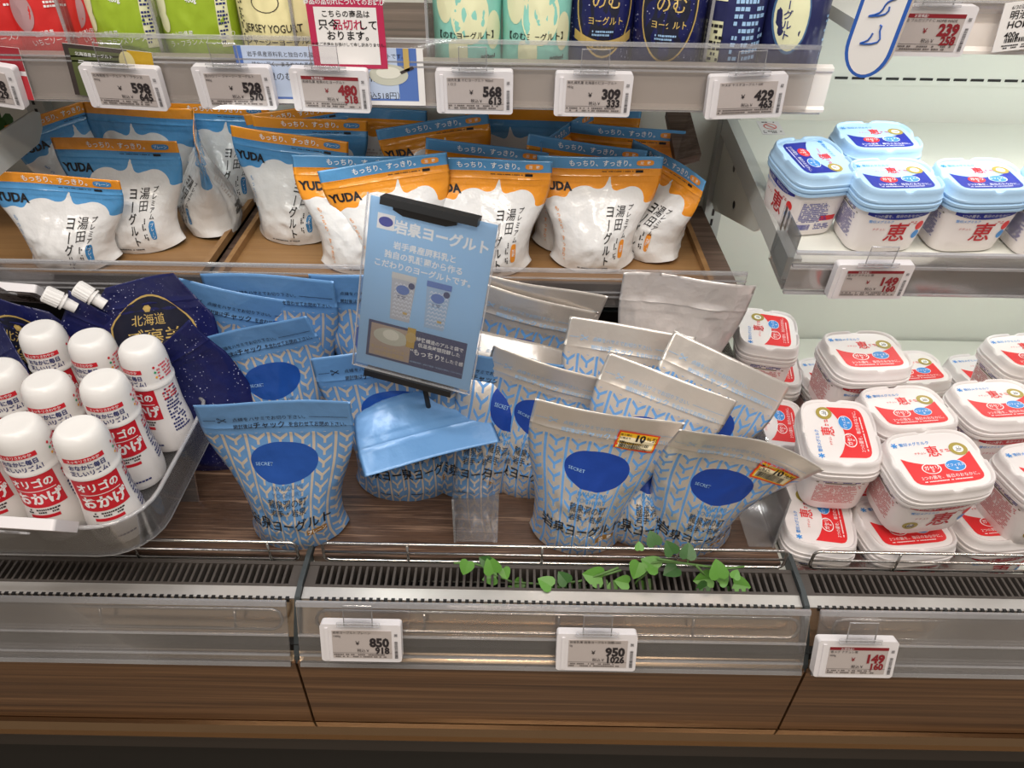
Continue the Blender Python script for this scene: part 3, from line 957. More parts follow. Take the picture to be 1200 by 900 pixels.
def iwa_print(P, silver, sugar):
    W, H = P.W, P.H
    m = MB(); ms = MB(); f = P.map(1)
    ink = PALE_BLUE_INK if silver else INK
    ms.text('点線をハサミでお切り下さい。', f, -W * 0.05, H * 0.888, 0.0058, ink, 0.0)
    ms.text('開封後は', f, -W * 0.225, H * 0.842, 0.0052, ink, 0.005)
    ms.text('チャック', f, -W * 0.06, H * 0.842, 0.0088, ink, 0.01)
    ms.text('を合わせてお閉め下さい。', f, W * 0.262, H * 0.842, 0.0056, ink, 0.005)
    ms.scribble(-W * 0.47, -W * 0.39, H * 0.885, H * 0.891, 1, f, ink, 3, dens=1)
    ms.scribble(W * 0.21, W * 0.48, H * 0.885, H * 0.891, 1, f, ink, 4, dens=1)
    a, b, s = -W * 0.345, H * 0.888, 0.0035                    # little scissors
    for k in (-1, 1):
        ms.flat([(a - s, b - k * s * 0.7), (a - s, b - k * s * 0.45), (a + s, b + k * s * 0.8), (a + s, b + k * s * 0.5)][::(1 if k > 0 else -1)], f, 0.0004, ink)
        ms.disc(a - s * 1.3, b - k * s * 0.7, s * 0.4, s * 0.35, f, 0.0004, ink, 10, 0.5, 1)
    m.text('SECRET', f, -W * 0.13, H * 0.615, 0.0052, PALE_BLUE_INK, 0.0, rot=-0.05, sx=1.2)
    dk = INK_B if silver else plain_once('grey_blue_ink', rgb(74, 110, 150))
    m.text('IWAIZUMI', f, W * 0.03, H * 0.490, 0.0072, dk, 0.0, sx=1.25)
    m.text('YOGHURT', f, W * 0.03, H * 0.452, 0.0072, dk, 0.0, sx=1.25)
    m.text('龍泉洞の町', f, W * 0.02, H * 0.400, 0.0112, INK, 0.0)
    m.text('岩手・岩泉', f, W * 0.02, H * 0.340, 0.0110, INK, 0.0)
    m.text('岩泉ヨーグルト', f, 0.0, H * 0.245, 0.0185, INK, 0.01, sx=1.06)
    m.patch(W * 0.17, W * 0.36, H * 0.145, H * 0.185, f, 0.0002, BROWN_LABEL)
    m.text('プレーン' if not sugar else '加　糖', f, W * 0.265, H * 0.165, 0.0075, WHITE_INK, 0.01, off=0.0006)
    m.scribble(-W * 0.2, W * 0.05, H * 0.075, H * 0.09, 1, f, ink, 6)
    return m, ms
def plain_once(name, col):
    return MATS.get(name) or plain(name, col, 0.45, vary=0.02)

STK_RED = plain('sticker_red', rgb(226, 70, 34), 0.4, vary=0.02)
STK_YEL = plain('sticker_yellow', rgb(250, 196, 44), 0.4, vary=0.02)
STK_WHT = plain('sticker_white', rgb(240, 226, 190), 0.4, vary=0.02)
def discount_sticker(P, o, a, b, rot=0.0):
    m = MB(); f0 = P.map(1)
    c, s = math.cos(rot), math.sin(rot)
    f = lambda x, y, off: f0(a + x * c - y * s, b + x * s + y * c, off + 0.0006)
    m.patch(-0.0235, 0.0235, -0.0125, 0.0125, f, 0.0, STK_RED, 8, 5)
    m.patch(-0.0215, 0.0215, -0.0105, 0.0108, f, 0.0003, STK_YEL, 8, 5)
    m.patch(-0.0200, 0.0195, -0.0092, 0.0050, f, 0.0006, STK_WHT, 8, 5)
    m.text('売り場の', f, -0.0145, 0.0078, 0.0034, INK, 0.01, off=0.001)
    m.text('価格より', f, -0.0145, 0.0030, 0.0034, INK, 0.01, off=0.001)
    m.text('10', f, 0.002, 0.0058, 0.0125, INK, 0.04, off=0.001)
    m.text('％引', f, 0.0150, 0.0058, 0.0062, INK, 0.02, off=0.001)
    m.barcode(-0.019, 0.015, -0.0090, -0.0005, f, INK, off=0.001)
    m.build('sticker', o)['label'] = 'orange and yellow ten percent discount sticker'

def iwa(px, py, silver, label, lean=0, yaw=0, roll=0, lift=0.0, seed=None, flip=False, sugar=None, stick=None, floor=Z_DECK, anchor=None, plain_film=False, W=0.165, H=0.202, T=0.046, **kw):
    N_P[0] += 1
    P = Pouch(W, H, T, seed if seed is not None else N_P[0] + 40, R(lean), roll=R(roll), **kw)
    fm = FILM_SILVER_PLAIN if plain_film else (FILM_SILVER if silver else FILM_SKY)
    pr = (None, None) if plain_film else iwa_print(P, silver, silver if sugar is None else sugar)
    o = P.build('yogurt_pouch', fm, FILM_SILVER_PLAIN if silver else FILM_SKY, *pr)
    tag(o, label, 'pouch', 'Y patterned yogurt pouches')
    if stick: discount_sticker(P, o, *stick)
    an = P.front[P.NV][P.NU // 2] if anchor is None else P.point(*anchor)[0]
    settle(o, P.verts, an, (0, 0, R(yaw + (180 if flip else 0))), px, py, floor + lift)
    return o

# ---- blue banded and orange banded white pouches on the middle shelf
yuda(62, 205, True, 'white pouch with blue sky and orange seal nearest the case end bracket', lean=0, roll=5, yaw=6, seed=3, H=0.122, T=0.045)
yuda(133, 163, True, 'upright white pouch with blue sky, wide orange seal, behind the slumped front one', lean=3, roll=0, seed=5, W=0.172)
yuda(66, 128, True, 'blue pouch turned edge-on against the grey shelf bracket', lean=3, yaw=62, seed=11)
yuda(226, 150, True, 'blue pouch twisted sideways showing its back panel of fine print', lean=3, yaw=-66, roll=4, seed=13)
yuda(250, 121, True, 'blue pouch standing in shade under the second price tag', lean=3, yaw=4, roll=2, seed=14)
yuda(338, 157, True, 'white pouch with blue sky standing beside the tray joint', lean=3, roll=5, yaw=-8, seed=18)
yuda(362, 139, True, 'blue pouch half hidden with orange seal just behind another', lean=3, roll=2, seed=19)
yuda(345, 127, True, 'blue pouch deepest in the row under the third price tag', lean=3, roll=-9, seed=20)
yuda(448, 188, False, 'orange pouch overlapped by the blue poster sign', lean=3, roll=-7, yaw=6, seed=24)
yuda(572, 186, False, 'orange pouch between the poster sign and its upright neighbour', lean=3, roll=0, seed=26)
yuda(704, 184, False, 'fully visible white pouch with orange sky and blue seal', lean=3, roll=0, seed=29, wrinkle=0.8)
yuda(420, 183, False, 'orange pouch squeezed behind the poster overlapped pouch', lean=3, yaw=14, roll=4, seed=31)
yuda(506, 141, False, 'orange pouch tipped sideways under the fourth price tag', lean=3, roll=-9, seed=32)
yuda(572, 170, False, 'orange pouch lying low behind the middle pair', lean=3, roll=7, seed=33)
yuda(690, 168, False, 'orange pouch directly behind the fully visible one', lean=3, roll=7, seed=34)
yuda(735, 149, False, 'orange pouch in shade near the walnut box', lean=3, roll=1, yaw=-10, seed=35)
yuda(664, 146, False, 'orange pouch turned edge-on beneath the fifth price tag', lean=3, yaw=58, seed=36)
yuda(788, 186, False, 'crumpled pouch twisted sideways at the tray end', lean=6, yaw=-60, roll=3, seed=39, wrinkle=1.6, H=0.135, W=0.15)
for px, py, s, lb in ((160, 124, 61, 'grey backed pouch showing its barcode beneath the first price tag'), (436, 126, 62, 'back turned pouch in deep shade behind the tipped one'), (610, 128, 63, 'back turned pouch deepest beside the fifth price tag'), (690, 124, 64, 'back turned pouch beside the walnut box in shade')):
    yuda(px, py, s % 2 == 1, lb, lean=-4, flip=True, seed=s, roll=-2)

# ---- Y patterned pouches on the deck
iwa(320, 470, False, 'sky blue pouch standing foremost beside the wire rail', lean=-2, roll=1, yaw=3, seed=2)
iwa(287, 384, False, 'sky blue pouch with tilted seal behind the foremost blue pouch', lean=-4, roll=-15, yaw=3, seed=4)
iwa(292, 345, False, 'sky blue pouch with sagging seal next to the navy spouted pouch', lean=-4, roll=19, yaw=10, seed=6, H=0.235)
iwa(314, 322, False, 'sky blue pouch against the shelf fence, farthest of its row', lean=-6, roll=2, yaw=0, seed=8, H=0.25)
iwa(446, 410, False, 'sky blue pouch whose emblem shows below the poster sign', lean=4, roll=-4, yaw=4, seed=9)
iwa(440, 322, False, 'sky blue pouch mostly hidden behind the poster sign', lean=-6, roll=2, seed=10, H=0.25)
iwa(528, 332, False, 'sky blue pouch peeking out past the poster edge', lean=-6, roll=16, seed=12, H=0.24)
iwa(488, 487, False, 'sky blue pouch with its top folded forward', lean=0, roll=0, yaw=22, seed=15, bend=R(-104), bend_at=0.57, bend_len=0.06, anchor=(0.0, 0.61), wrinkle=0.7, H=0.215)
iwa(716, 486, True, 'silver pouch with a discount sticker, seal leaning, fully visible', lean=-3, roll=9, yaw=-3, seed=21, stick=(0.038, 0.168, -0.06))
iwa(880, 514, True, 'silver pouch with discount sticker touching the tubs', lean=-14, roll=15, yaw=2, seed=22, stick=(0.052, 0.152, -0.08), curl=0.02, H=0.195)
iwa(657, 432, True, 'silver pouch behind the stickered one beside the clear divider', lean=-4, roll=15, yaw=-8, seed=23)
iwa(790, 442, True, 'silver pouch in the pile just above the foremost stickered seal', lean=-6, roll=20, yaw=-4, seed=25, bend=R(24), bend_at=0.5, bend_len=0.35)
iwa(862, 421, True, 'silver pouch with glossy seal resting against the tub stack', lean=-8, roll=25, yaw=-4, seed=27, H=0.215, bend=R(36), bend_at=0.45, bend_len=0.4)
iwa(742, 382, True, 'silver pouch in the pile below the plain silver back', lean=-4, roll=13, yaw=6, seed=28, H=0.215, bend=R(22), bend_at=0.5, bend_len=0.35)
iwa(634, 352, True, 'silver pouch with dark blue emblem behind the bright lit one', lean=-4, roll=19, yaw=6, seed=30, H=0.23)
iwa(640, 336, True, 'silver pouch pressed against the shelf fence', lean=-8, roll=13, yaw=2, seed=37, H=0.245)
iwa(612, 398, True, 'bright lit silver pouch leaning beside the poster sign', lean=-8, roll=24, yaw=14, seed=38, bend=R(58), bend_at=0.5, bend_len=0.3, H=0.215)
iwa(808, 325, True, 'plain silver pouch showing its unprinted back', lean=6, roll=-2, yaw=0, seed=41, flip=True, plain_film=True, wrinkle=2.2, H=0.25)
iwa(776, 508, True, 'silver pouch in dark gap between the two stickered ones', lean=2, roll=4, yaw=0, seed=42, H=0.15)
iwa(585, 420, False, 'sky blue pouch in the gap between poster and silver pile', lean=0, roll=14, yaw=6, seed=43)

# ================================================================== YOGURT TUBS
TUB_W, TUB_D = 0.113, 0.091
TUB_WHITE = plain('tub_white_plastic', rgb(228, 222, 221), 0.34, vary=0.012)
TUB_BLUE = plain('tub_light_blue_plastic', rgb(172, 206, 236), 0.36, vary=0.012)
TUB_BODY = plain('tub_body_print', rgb(240, 232, 230), 0.4, vary=0.01)
MEG_RED = plain('tub_red_ink', rgb(222, 44, 48), 0.4, vary=0.02)
MEG_DEEP = plain('tub_deep_red_ink', rgb(190, 30, 42), 0.4, vary=0.02)
MEG_NAVY = plain('tub_navy_ink', rgb(28, 42, 150), 0.4, vary=0.02)
MEG_BLUE = plain('tub_blue_ink', rgb(58, 140, 214), 0.4, vary=0.02)
GOLD = plain('tub_gold_ink', rgb(164, 146, 66), 0.4, vary=0.03)
_SE = {}
def sel(w, d, z, n=88, p=4.2, notch=0.0):
    """super-ellipse ring, points spread evenly along its length"""
    if (n, p) not in _SE:
        pts = []
        for i in range(2880):
            t = 2 * PI * i / 2880
            c, s = math.cos(t), math.sin(t)
            pts.append((0.5 * math.copysign(abs(c) ** (2 / p), c), 0.5 * math.copysign(abs(s) ** (2 / p), s)))
        ln = [0.0]
        for i in range(2880):
            a, b = pts[i], pts[(i + 1) % 2880]
            ln.append(ln[-1] + math.hypot((a[0] - b[0]) * 1.2, a[1] - b[1]))
        out, k = [], 0
        for i in range(n):
            while ln[k + 1] < ln[-1] * i / n: k += 1
            out.append(pts[k])
        _SE[(n, p)] = out
    return [Vector((w * a, d * b, z - (notch if min(abs(w * a), abs(d * b)) < 0.0042 else 0.0))) for a, b in _SE[(n, p)]]
def tub_proto(blue):
    W, D = TUB_W, TUB_D
    root = empty('yogurt_tub')
    lidm = TUB_BLUE if blue else TUB_WHITE
    # body, tapering to a smaller base; origin at the base
    zb = 0.077
    bw = lambda z: 0.80 + 0.125 * (max(0.0, z) / zb) ** 0.9
    m = MB()
    zz = [0.0, 0.003, 0.02, 0.04, 0.058, zb]
    rings = [sel(W * 0.74, D * 0.72, 0.002), sel(W * 0.78, D * 0.76, 0.0)] + [sel(W * bw(z), D * bw(z), z) for z in zz[1:]]
    m.loft(rings, TUB_BODY)
    body = m
    # lid: skirt with two ridges, shoulder, raised rim, sunk label face
    m = MB()
    def q(k, z, nt=0.0): return sel(W * k, D * k, z, notch=nt)
    L = [q(0.925, zb - 0.013), q(0.965, zb - 0.013), q(0.985, zb - 0.0122), q(0.985, zb - 0.0092), q(0.962, zb - 0.0086), q(0.962, zb - 0.0062), q(1.0, zb - 0.0056), q(1.0, zb - 0.0022), q(0.965, zb - 0.0014), q(0.962, zb + 0.0006), q(0.985, zb + 0.0012), q(0.985, zb + 0.0036), q(0.962, zb + 0.0046), q(0.948, zb + 0.0120), q(0.936, zb + 0.0162, 0.0030), q(0.912, zb + 0.0178, 0.0034), q(0.885, zb + 0.0172, 0.0030), q(0.865, zb + 0.0146)]
    m.loft(L, lidm)
    # label on the lid
    zt = zb + 0.0147
    f = frame((0, 0, zt), (1, 0, 0), (0, 1, 0))
    wave = MEG_NAVY if blue else MEG_RED
    pts = []
    for i in range(13):
        a = -0.0415 + 0.083 * i / 12
        pts.append((a, 0.0075 - 0.0135 * math.sin(PI * (i / 12)) ** 0.8 + (0.004 if blue else 0.002) * i / 12))
    low = []
    for i in range(13):
        t = PI * i / 12
        c, s_ = math.cos(t), math.sin(t)
        low.append((0.041 * math.copysign(abs(c) ** 0.36, c), -0.008 - 0.0232 * abs(s_) ** 0.36))
    m.flat(pts[::-1] + low[::-1], f, 0.0002, wave)
    m.text('雪印メグミルク', f, -0.016, 0.0265, 0.0052, MEG_BLUE, 0.012)
    for k in range(3):
        t = PI * k / 3
        c, s_ = math.cos(t) * 0.0038, math.sin(t) * 0.0038
        nx, ny = -s_ * 0.2, c * 0.2
        m.flat([(-0.0395 - c - nx, 0.0265 - s_ - ny), (-0.0395 + c - nx, 0.0265 + s_ - ny), (-0.0395 + c + nx, 0.0265 + s_ + ny), (-0.0395 - c + nx, 0.0265 - s_ + ny)], f, 0.0003 + k * 0.0001, MEG_BLUE)
    m.text('恵', f, 0.0, 0.0135, 0.0165, MEG_RED, 0.012)
    m.text('ナチュレ', f, -0.0155, 0.0125, 0.0036, MEG_RED, 0.01)
    m.scribble(0.009, 0.021, 0.0105, 0.0155, 2, f, MEG_RED, 4)
    gx, gy = 0.0305, 0.0135
    m.disc(gx, gy, 0.0105, 0.0092, f, 0.0005, GOLD, 24, 0.0 if False else 0.55)
    m.disc(gx, gy, 0.006, 0.0052, f, 0.0004, WHITE_INK, 18)
    m.scribble(gx - 0.0035, gx + 0.0035, gy - 0.003, gy + 0.003, 3, f, SCREEN_INK, 6, off=0.0006)
    m.disc(-0.0135, -0.0095, 0.0112, 0.0075, f, 0.0004, MEG_RED if blue else WHITE_INK, 24, 0.0 if blue else 0.88)
    m.text('ガセリ', f, -0.0135, -0.0088, 0.0062, WHITE_INK, 0.015, off=0.0006)
    m.text('菌', f, -0.0135, -0.0135, 0.0028, WHITE_INK, 0.01, off=0.0006)
    m.disc(0.0150, -0.0085, 0.0112, 0.0075, f, 0.0004, MEG_BLUE, 24)
    m.disc(0.0150, -0.0085, 0.0118, 0.0080, f, 0.0005, WHITE_INK, 24, 0.93, 1)
    m.text('ビフィズス', f, 0.0150, -0.0078, 0.0042, WHITE_INK, 0.015, off=0.0007)
    m.text('菌', f, 0.0150, -0.0125, 0.0028, WHITE_INK, 0.01, off=0.0007)
    m.text('2つの菌を、毎日のおなかに。', f, 0.002, -0.0215, 0.0052, WHITE_INK, 0.0)
    m.scribble(-0.030, 0.032, -0.0278, -0.0255, 1, f, WHITE_INK, 9)
    m.build('lid', root, 50)
    # print around the body
    m = body
    def front(a, z, off):
        z = z + 0.008
        w, d = W * bw(z) / 2, D * bw(z) / 2
        k = min(1.0, abs(a) / w)
        y = -d * (1 - k ** 4.2) ** (1 / 4.2)
        return Vector((a * 1.0, y, z)) + Vector((0.25 * a / w, -1, -0.15)).normalized() * (off + 0.0003)
    def leftf(a, z, off):
        z = z + 0.008
        w, d = W * bw(z) / 2, D * bw(z) / 2
        k = min(1.0, abs(a) / d)
        x = -w * (1 - k ** 4.2) ** (1 / 4.2)
        return Vector((x, -a, z)) + Vector((-1, 0, -0.15)).normalized() * (off + 0.0003)
    band = MEG_NAVY if blue else MEG_DEEP
    vv = []
    for i in range(15):
        a = -0.040 + 0.080 * i / 14
        k = math.sin(PI * i / 14)
        vv += [front(a, 0.0465 + (0.004 - 0.006 * k), 0.0001), front(a, 0.0555, 0.0001)]
    m.add(vv, [(2 * i, 2 * i + 2, 2 * i + 3, 2 * i + 1) for i in range(14)], band)
    m.text('2つの菌を、毎日のおなかに。', front, 0.0, 0.0500, 0.0050, WHITE_INK, 0.0)
    m.text('雪印メグミルク', front, -0.020, 0.0415, 0.0046, MEG_BLUE, 0.01)
    m.text('恵', front, 0.006, 0.0245, 0.0310, MEG_DEEP, 0.012, sx=0.95)
    m.text('ナチュレ', front, -0.019, 0.030, 0.0044, MEG_DEEP, 0.0)
    m.scribble(0.017, 0.028, 0.037, 0.042, 2, front, MEG_DEEP, 4)
    m.disc(0.034, 0.034, 0.0052, 0.0070, front, 0.0001, MEG_RED, 18)
    m.disc(0.034, 0.020, 0.0050, 0.0066, front, 0.0001, MEG_BLUE, 18)
    if not blue:
        m.disc(-0.026, 0.014, 0.0085, 0.0078, front, 0.0001, GOLD, 20, 0.5)
        m.scribble(-0.031, -0.021, 0.010, 0.018, 3, front, SCREEN_INK, 6)
    tb = MEG_NAVY if blue else plain_once('tub_pink_text', rgb(206, 120, 120))
    m.scribble(-0.026, 0.026, 0.008, 0.045, 15, leftf, tb, 12, dens=0.85)
    rightf = lambda a, z, off: (lambda p: Vector((-p.x, -p.y, p.z)))(leftf(a, z, off))
    m.scribble(-0.026, 0.014, 0.014, 0.045, 13, rightf, tb, 15, dens=0.85)
    m.patch(0.004, 0.026, 0.016, 0.024, rightf, 0.0001, MEG_RED, 4, 1)
    m.barcode(-0.026, -0.006, 0.002, 0.011, rightf, MEG_NAVY)
    m.scribble(0.0, 0.024, 0.002, 0.012, 4, rightf, tb, 16)
    m.patch(-0.027, 0.027, 0.0465, 0.0480, leftf, 0.0001, plain_once('tub_olive_ink', rgb(96, 84, 40)), 4, 1)
    m.scribble(-0.020, 0.024, 0.0490, 0.0540, 2, leftf, MEG_NAVY, 13)
    m.build('body', root, 40)
    return root
PROTO = {}
def tub(px, py, h, label, blue=False, yaw=0, tx=0, ty=0, slope=None):
    """px, py: centre of the lid face; h: height of the lid face over the deck (or the sloping shelf)"""
    if blue not in PROTO:
        PROTO[blue] = tub_proto(blue); o = PROTO[blue]
    else: o = copy_tree(PROTO[blue])
    tag(o, label, 'yogurt tub', 'light blue lidded tubs on the sloping shelf' if blue else 'white lidded tubs with red labels')
    if slope:
        p = at_plane(px, py, SH_F + SH_N * h, SH_N)
        M = Matrix.Rotation(SLOPE, 4, 'X') @ Matrix.Rotation(R(yaw), 4, 'Z') @ Matrix.Scale(0.89, 4)     # a slightly smaller tub
    else:
        p = at_z(px, py, Z_TUB + h)
        M = Matrix.Rotation(R(ty), 4, 'Y') @ Matrix.Rotation(R(tx), 4, 'X') @ Matrix.Rotation(R(yaw), 4, 'Z')
    M.translation = p - M.to_3x3() @ Vector((0, 0, 0.0918))
    o.matrix_basis = M
    return o
HT = 0.0835
tub(955, 184, HT, 'light blue lidded tub turned sideways at the shelf end', True, yaw=-80, slope=True)
tub(1050, 206, HT, 'light blue lidded tub facing front next to the sideways one', True, yaw=4, slope=True)
tub(1029, 160, HT, 'light blue lidded tub behind the front row', True, yaw=4, slope=True)
tub(1152, 206, HT, 'light blue lidded tub third along the shelf fence', True, yaw=4, slope=True)
tub(1257, 212, HT, 'light blue lidded tub cut by the picture edge', True, yaw=4, slope=True)

H1, H2 = 0.0945, 0.182
tub(958, 604, H1, 'red labelled tub on the deck turned sideways behind the wire rail', yaw=80)
tub(1060, 614, H1, 'red labelled tub on the deck carrying the foremost tilted tub', yaw=7)
tub(1165, 604, H1, 'red labelled tub on the deck beside the foremost stack, lid fully seen', yaw=7)
tub(1100, 540, H2 + 0.022, 'foremost tilted tub with red label on top of another', yaw=7, tx=8, ty=-2)
tub(984, 506, H2 + 0.014, 'sideways tub with red label leaning over the silver pouch', yaw=82, tx=5, ty=-6)
tub(1064, 478, H2, 'tub with red label in the middle of the pile', yaw=7)
tub(1172, 470, H2, 'tub with red label behind the foremost stack near the picture edge', yaw=7)
tub(1016, 412, H2 + 0.028, 'raised tub with red label at the top of the pile', yaw=7, tx=4, ty=2)
tub(900, 386, H2, 'sideways tub with red label beside the plain silver pouch', yaw=78)
tub(905, 428, H1, 'sideways tub with red label under the stack beside silver pouches', yaw=80)
tub(907, 494, H1, 'sideways tub with red label peeking past the glossy silver seal', yaw=80)
tub(980, 438, H1, 'tub with red label half hidden under the raised one', yaw=7)
tub(1068, 431, H1, 'tub with red label low behind the middle of the pile', yaw=7)
tub(1158, 434, H1, 'tub with red label in the back row between two others', yaw=7)
tub(1208, 412, H2, 'tub with red label in the back row at the picture edge', yaw=7)
tub(1012, 560, H1, 'tub with red label in the gap under the leaning one', yaw=7)
tub(1190, 540, H1, 'tub with red label under the rear stack at the picture edge', yaw=7)
tub(1100, 536, H1 - 0.0, 'tub with red label buried under the pile centre', yaw=7).location.y += 0.06
tub(1236, 548, H2, 'tub with pink printed side standing at the very edge', yaw=10)

# ================================================================== BOTTLES ON THE CLEAR TRAY
BTL = plain('white_bottle_plastic', rgb(230, 228, 226), 0.25, vary=0.01)
BTL_BODY = plain('bottle_label_film', rgb(232, 228, 226), 0.28, vary=0.012)
BTL_RED = plain('bottle_red_ink', rgb(202, 28, 44), 0.32, vary=0.02)
BTL_NAVY = plain('bottle_navy_ink', rgb(40, 48, 110), 0.4, vary=0.02)
TR_P = Vector((0, 0.60, zc(-0.628)))
KZ = 1.11
TR_N = Vector((0, 0, 1))
BH = 0.135
def bottle_proto():
    root = empty('syrup_bottle')
    def rad(z):
        zs = [0, 0.003, 0.012, 0.028, 0.042, 0.054, 0.0875, 0.088, 0.108, 0.119, 0.128]
        rs = [0.026, 0.0285, 0.0297, 0.0295, 0.0275, 0.0262, 0.0256, 0.0258, 0.0258, 0.0250, 0.0222]
        return float(np.interp(z, zs, rs))
    def f(a, z, off):
        r = rad(z) + off + 0.0002
        t = a / 0.027
        return Vector((r * math.sin(t), -r * math.cos(t), z))
    m = MB()
    m.lathe([(rad(z), z) for z in (0, 0.003, 0.007, 0.012, 0.020, 0.028, 0.035, 0.042, 0.048, 0.054, 0.0875)] + [(0.0235, 0.088)], BTL_BODY, 36)
    m.patch(-0.026, 0.026, 0.048, 0.0868, f, 0.0001, BTL_RED, 16, 4)
    m.text('オリゴの', f, 0.001, 0.0775, 0.0108, WHITE_INK, 0.035)
    m.text('おかげ', f, 0.002, 0.0590, 0.0155, WHITE_INK, 0.04)
    m.patch(-0.020, 0.022, 0.0682, 0.0690, f, 0.0003, WHITE_INK, 12, 1)
    m.scribble(-0.018, 0.018, 0.0405, 0.0468, 2, f, SCREEN_INK, 5)
    m.patch(-0.014, 0.014, 0.0355, 0.0390, f, 0.0001, BTL_RED, 6, 1)
    m.disc(-0.012, 0.025, 0.0080, 0.0080, f, 0.0002, SCREEN_INK, 18, 0.86, 1)
    m.text('K', f, -0.012, 0.025, 0.009, SCREEN_INK, 0.03)
    m.scribble(-0.002, 0.022, 0.012, 0.016, 1, f, BTL_NAVY, 6)
    m.scribble(0.034, 0.056, 0.028, 0.085, 14, f, BTL_NAVY, 7)
    m.scribble(0.034, 0.052, 0.070, 0.085, 4, f, BTL_RED, 8, off=0.0006)
    m.build('body', root, 40)
    m = MB()
    prof = [(0.0235, 0.0872), (0.0268, 0.0875), (0.0270, 0.0905), (0.0262, 0.0918), (0.0258, 0.096), (0.0258, 0.108), (0.0250, 0.119), (0.0234, 0.1265), (0.0203, 0.1310), (0.0178, 0.1328), (0.0165, 0.1330), (0.010, 0.1325), (0.002, 0.1325)]
    m.lathe(prof, BTL, 36)
    m.patch(-0.022, 0.020, 0.1085, 0.1135, f, 0.0001, BTL_RED, 14, 1)
    m.text('スッキリさわやか', f, -0.001, 0.1110, 0.0040, WHITE_INK, 0.01)
    m.text('おなかに毎日', f, 0.0, 0.1035, 0.0062, BTL_NAVY, 0.03)
    m.text('正しいリズム！', f, 0.001, 0.0960, 0.0062, BTL_NAVY, 0.03)
    for k, mt in enumerate((BTL_RED, plain_once('bottle_green_ink', rgb(60, 160, 110)), plain_once('bottle_amber_ink', rgb(240, 170, 60)))):
        m.disc(0.0345, 0.113 - k * 0.006, 0.0015, 0.0015, f, 0.0002, mt, 10)
    m.scribble(0.037, 0.058, 0.096, 0.115, 5, f, plain_once('bottle_pink_ink', rgb(220, 80, 96)), 9)
    m.patch(-0.040, -0.038, 0.1215, 0.124, f, 0.0002, BTL_RED, 2, 1)
    m.build('cap', root, 40)
    for c in root.children: c.data.transform(Matrix.Diagonal((1, 1, KZ, 1)))
    return root
bp = None
for k, (px, py, yaw, lb) in enumerate([
        (45, 384, 14, 'white capped syrup bottle in the back row under the spouted pouch cap'), (103, 394, -12, 'white capped syrup bottle in the back row between two others'),
        (162, 402, -28, 'white capped syrup bottle touching the blue pouches, turned to its side text'), (-6, 430, 14, 'white capped syrup bottle cut by the picture edge, middle row'),
        (50, 444, 16, 'white capped syrup bottle in the middle row centre'), (118, 443, 16, 'white capped syrup bottle in the middle row with round mark seen'),
        (17, 496, 10, 'white capped syrup bottle front row, red label half hidden by the tray'), (89, 500, 24, 'white capped syrup bottle front row with its red label fully facing'),
        (-52, 494, 14, 'white capped syrup bottle only its red label showing at the picture edge')]):
    if bp is None: bp = bottle_proto(); o = bp
    else: o = copy_tree(bp)
    tag(o, lb, 'bottle', 'white capped syrup bottles on the clear tray')
    M = Matrix.Rotation(R(yaw), 4, 'Z')
    p = at_plane(px, py, TR_P + TR_N * 0.1325 * KZ, TR_N)
    M.translation = p - TR_N * 0.1325 * KZ
    o.matrix_basis = M
    if k == 7: B_FRONT = M.translation.copy()
    if k == 2: B_BACK = M.translation.copy()
# clear tray with rounded front corner
t = empty('acrylic_tray', (-0.55, TR_P.y, TR_P.z))
tag(t, 'clear acrylic tray with raised rim holding the syrup bottles', 'tray')
inv = Matrix.Translation((-0.55, TR_P.y, TR_P.z)).inverted()
bf, bb = inv @ B_FRONT, inv @ B_BACK
x1 = max(bf.x, bb.x) + 0.044; y0 = bf.y - 0.038; y1 = bb.y + 0.040; x0 = -0.4; r = 0.055
out = [(x0, y1), (x1 - 0.03, y1)] + [(x1 - 0.03 + 0.03 * math.sin(R(a)), y1 - 0.03 + 0.03 * math.cos(R(a))) for a in (30, 60, 90)] + [(x1 - r + r * math.cos(R(a)), y0 + r - r * math.sin(R(a))) for a in (0, 15, 30, 45, 60, 75, 90)] + [(x0, y0)]
m = MB(); f = frame((0, 0, -0.001), (1, 0, 0), (0, 1, 0)); m.prism(out[::-1], f, 0.004, CLEAR_TRAY); m.build('tray_floor', t)
def wall(name, pts, z0, z1, th, mat):
    m = MB(); n = len(pts)
    vs, c = [], Vector((sum(p[0] for p in pts) / n, sum(p[1] for p in pts) / n))
    for z in (z0, z1):
        for k in (1.0, 1.0 + th): vs += [(c.x + (p[0] - c.x) * k, c.y + (p[1] - c.y) * k, z) for p in pts]
    fs = []
    for i in range(n - 1):
        a, b, cc, d = i, n + i, 2 * n + i, 3 * n + i
        fs += [(a, a + 1, cc + 1, cc), (b + 1, b, d, d + 1), (cc, cc + 1, d + 1, d), (a + 1, a, b, b + 1)]
    m.add(vs, fs, mat); m.build(name, t, 30)
wall('tray_rim', out, -0.005, 0.040, 0.012, CLEAR_TRAY)
m = MB(); m.tube([(p[0], p[1], 0.041) for p in out], 0.0024, CLEAR_EDGE, 8); m.build('rim_edge', t, True)
m = MB(); m.tube([(p[0], p[1], -0.004) for p in out], 0.0016, CLEAR_EDGE, 8); m.build('rim_foot', t, True)
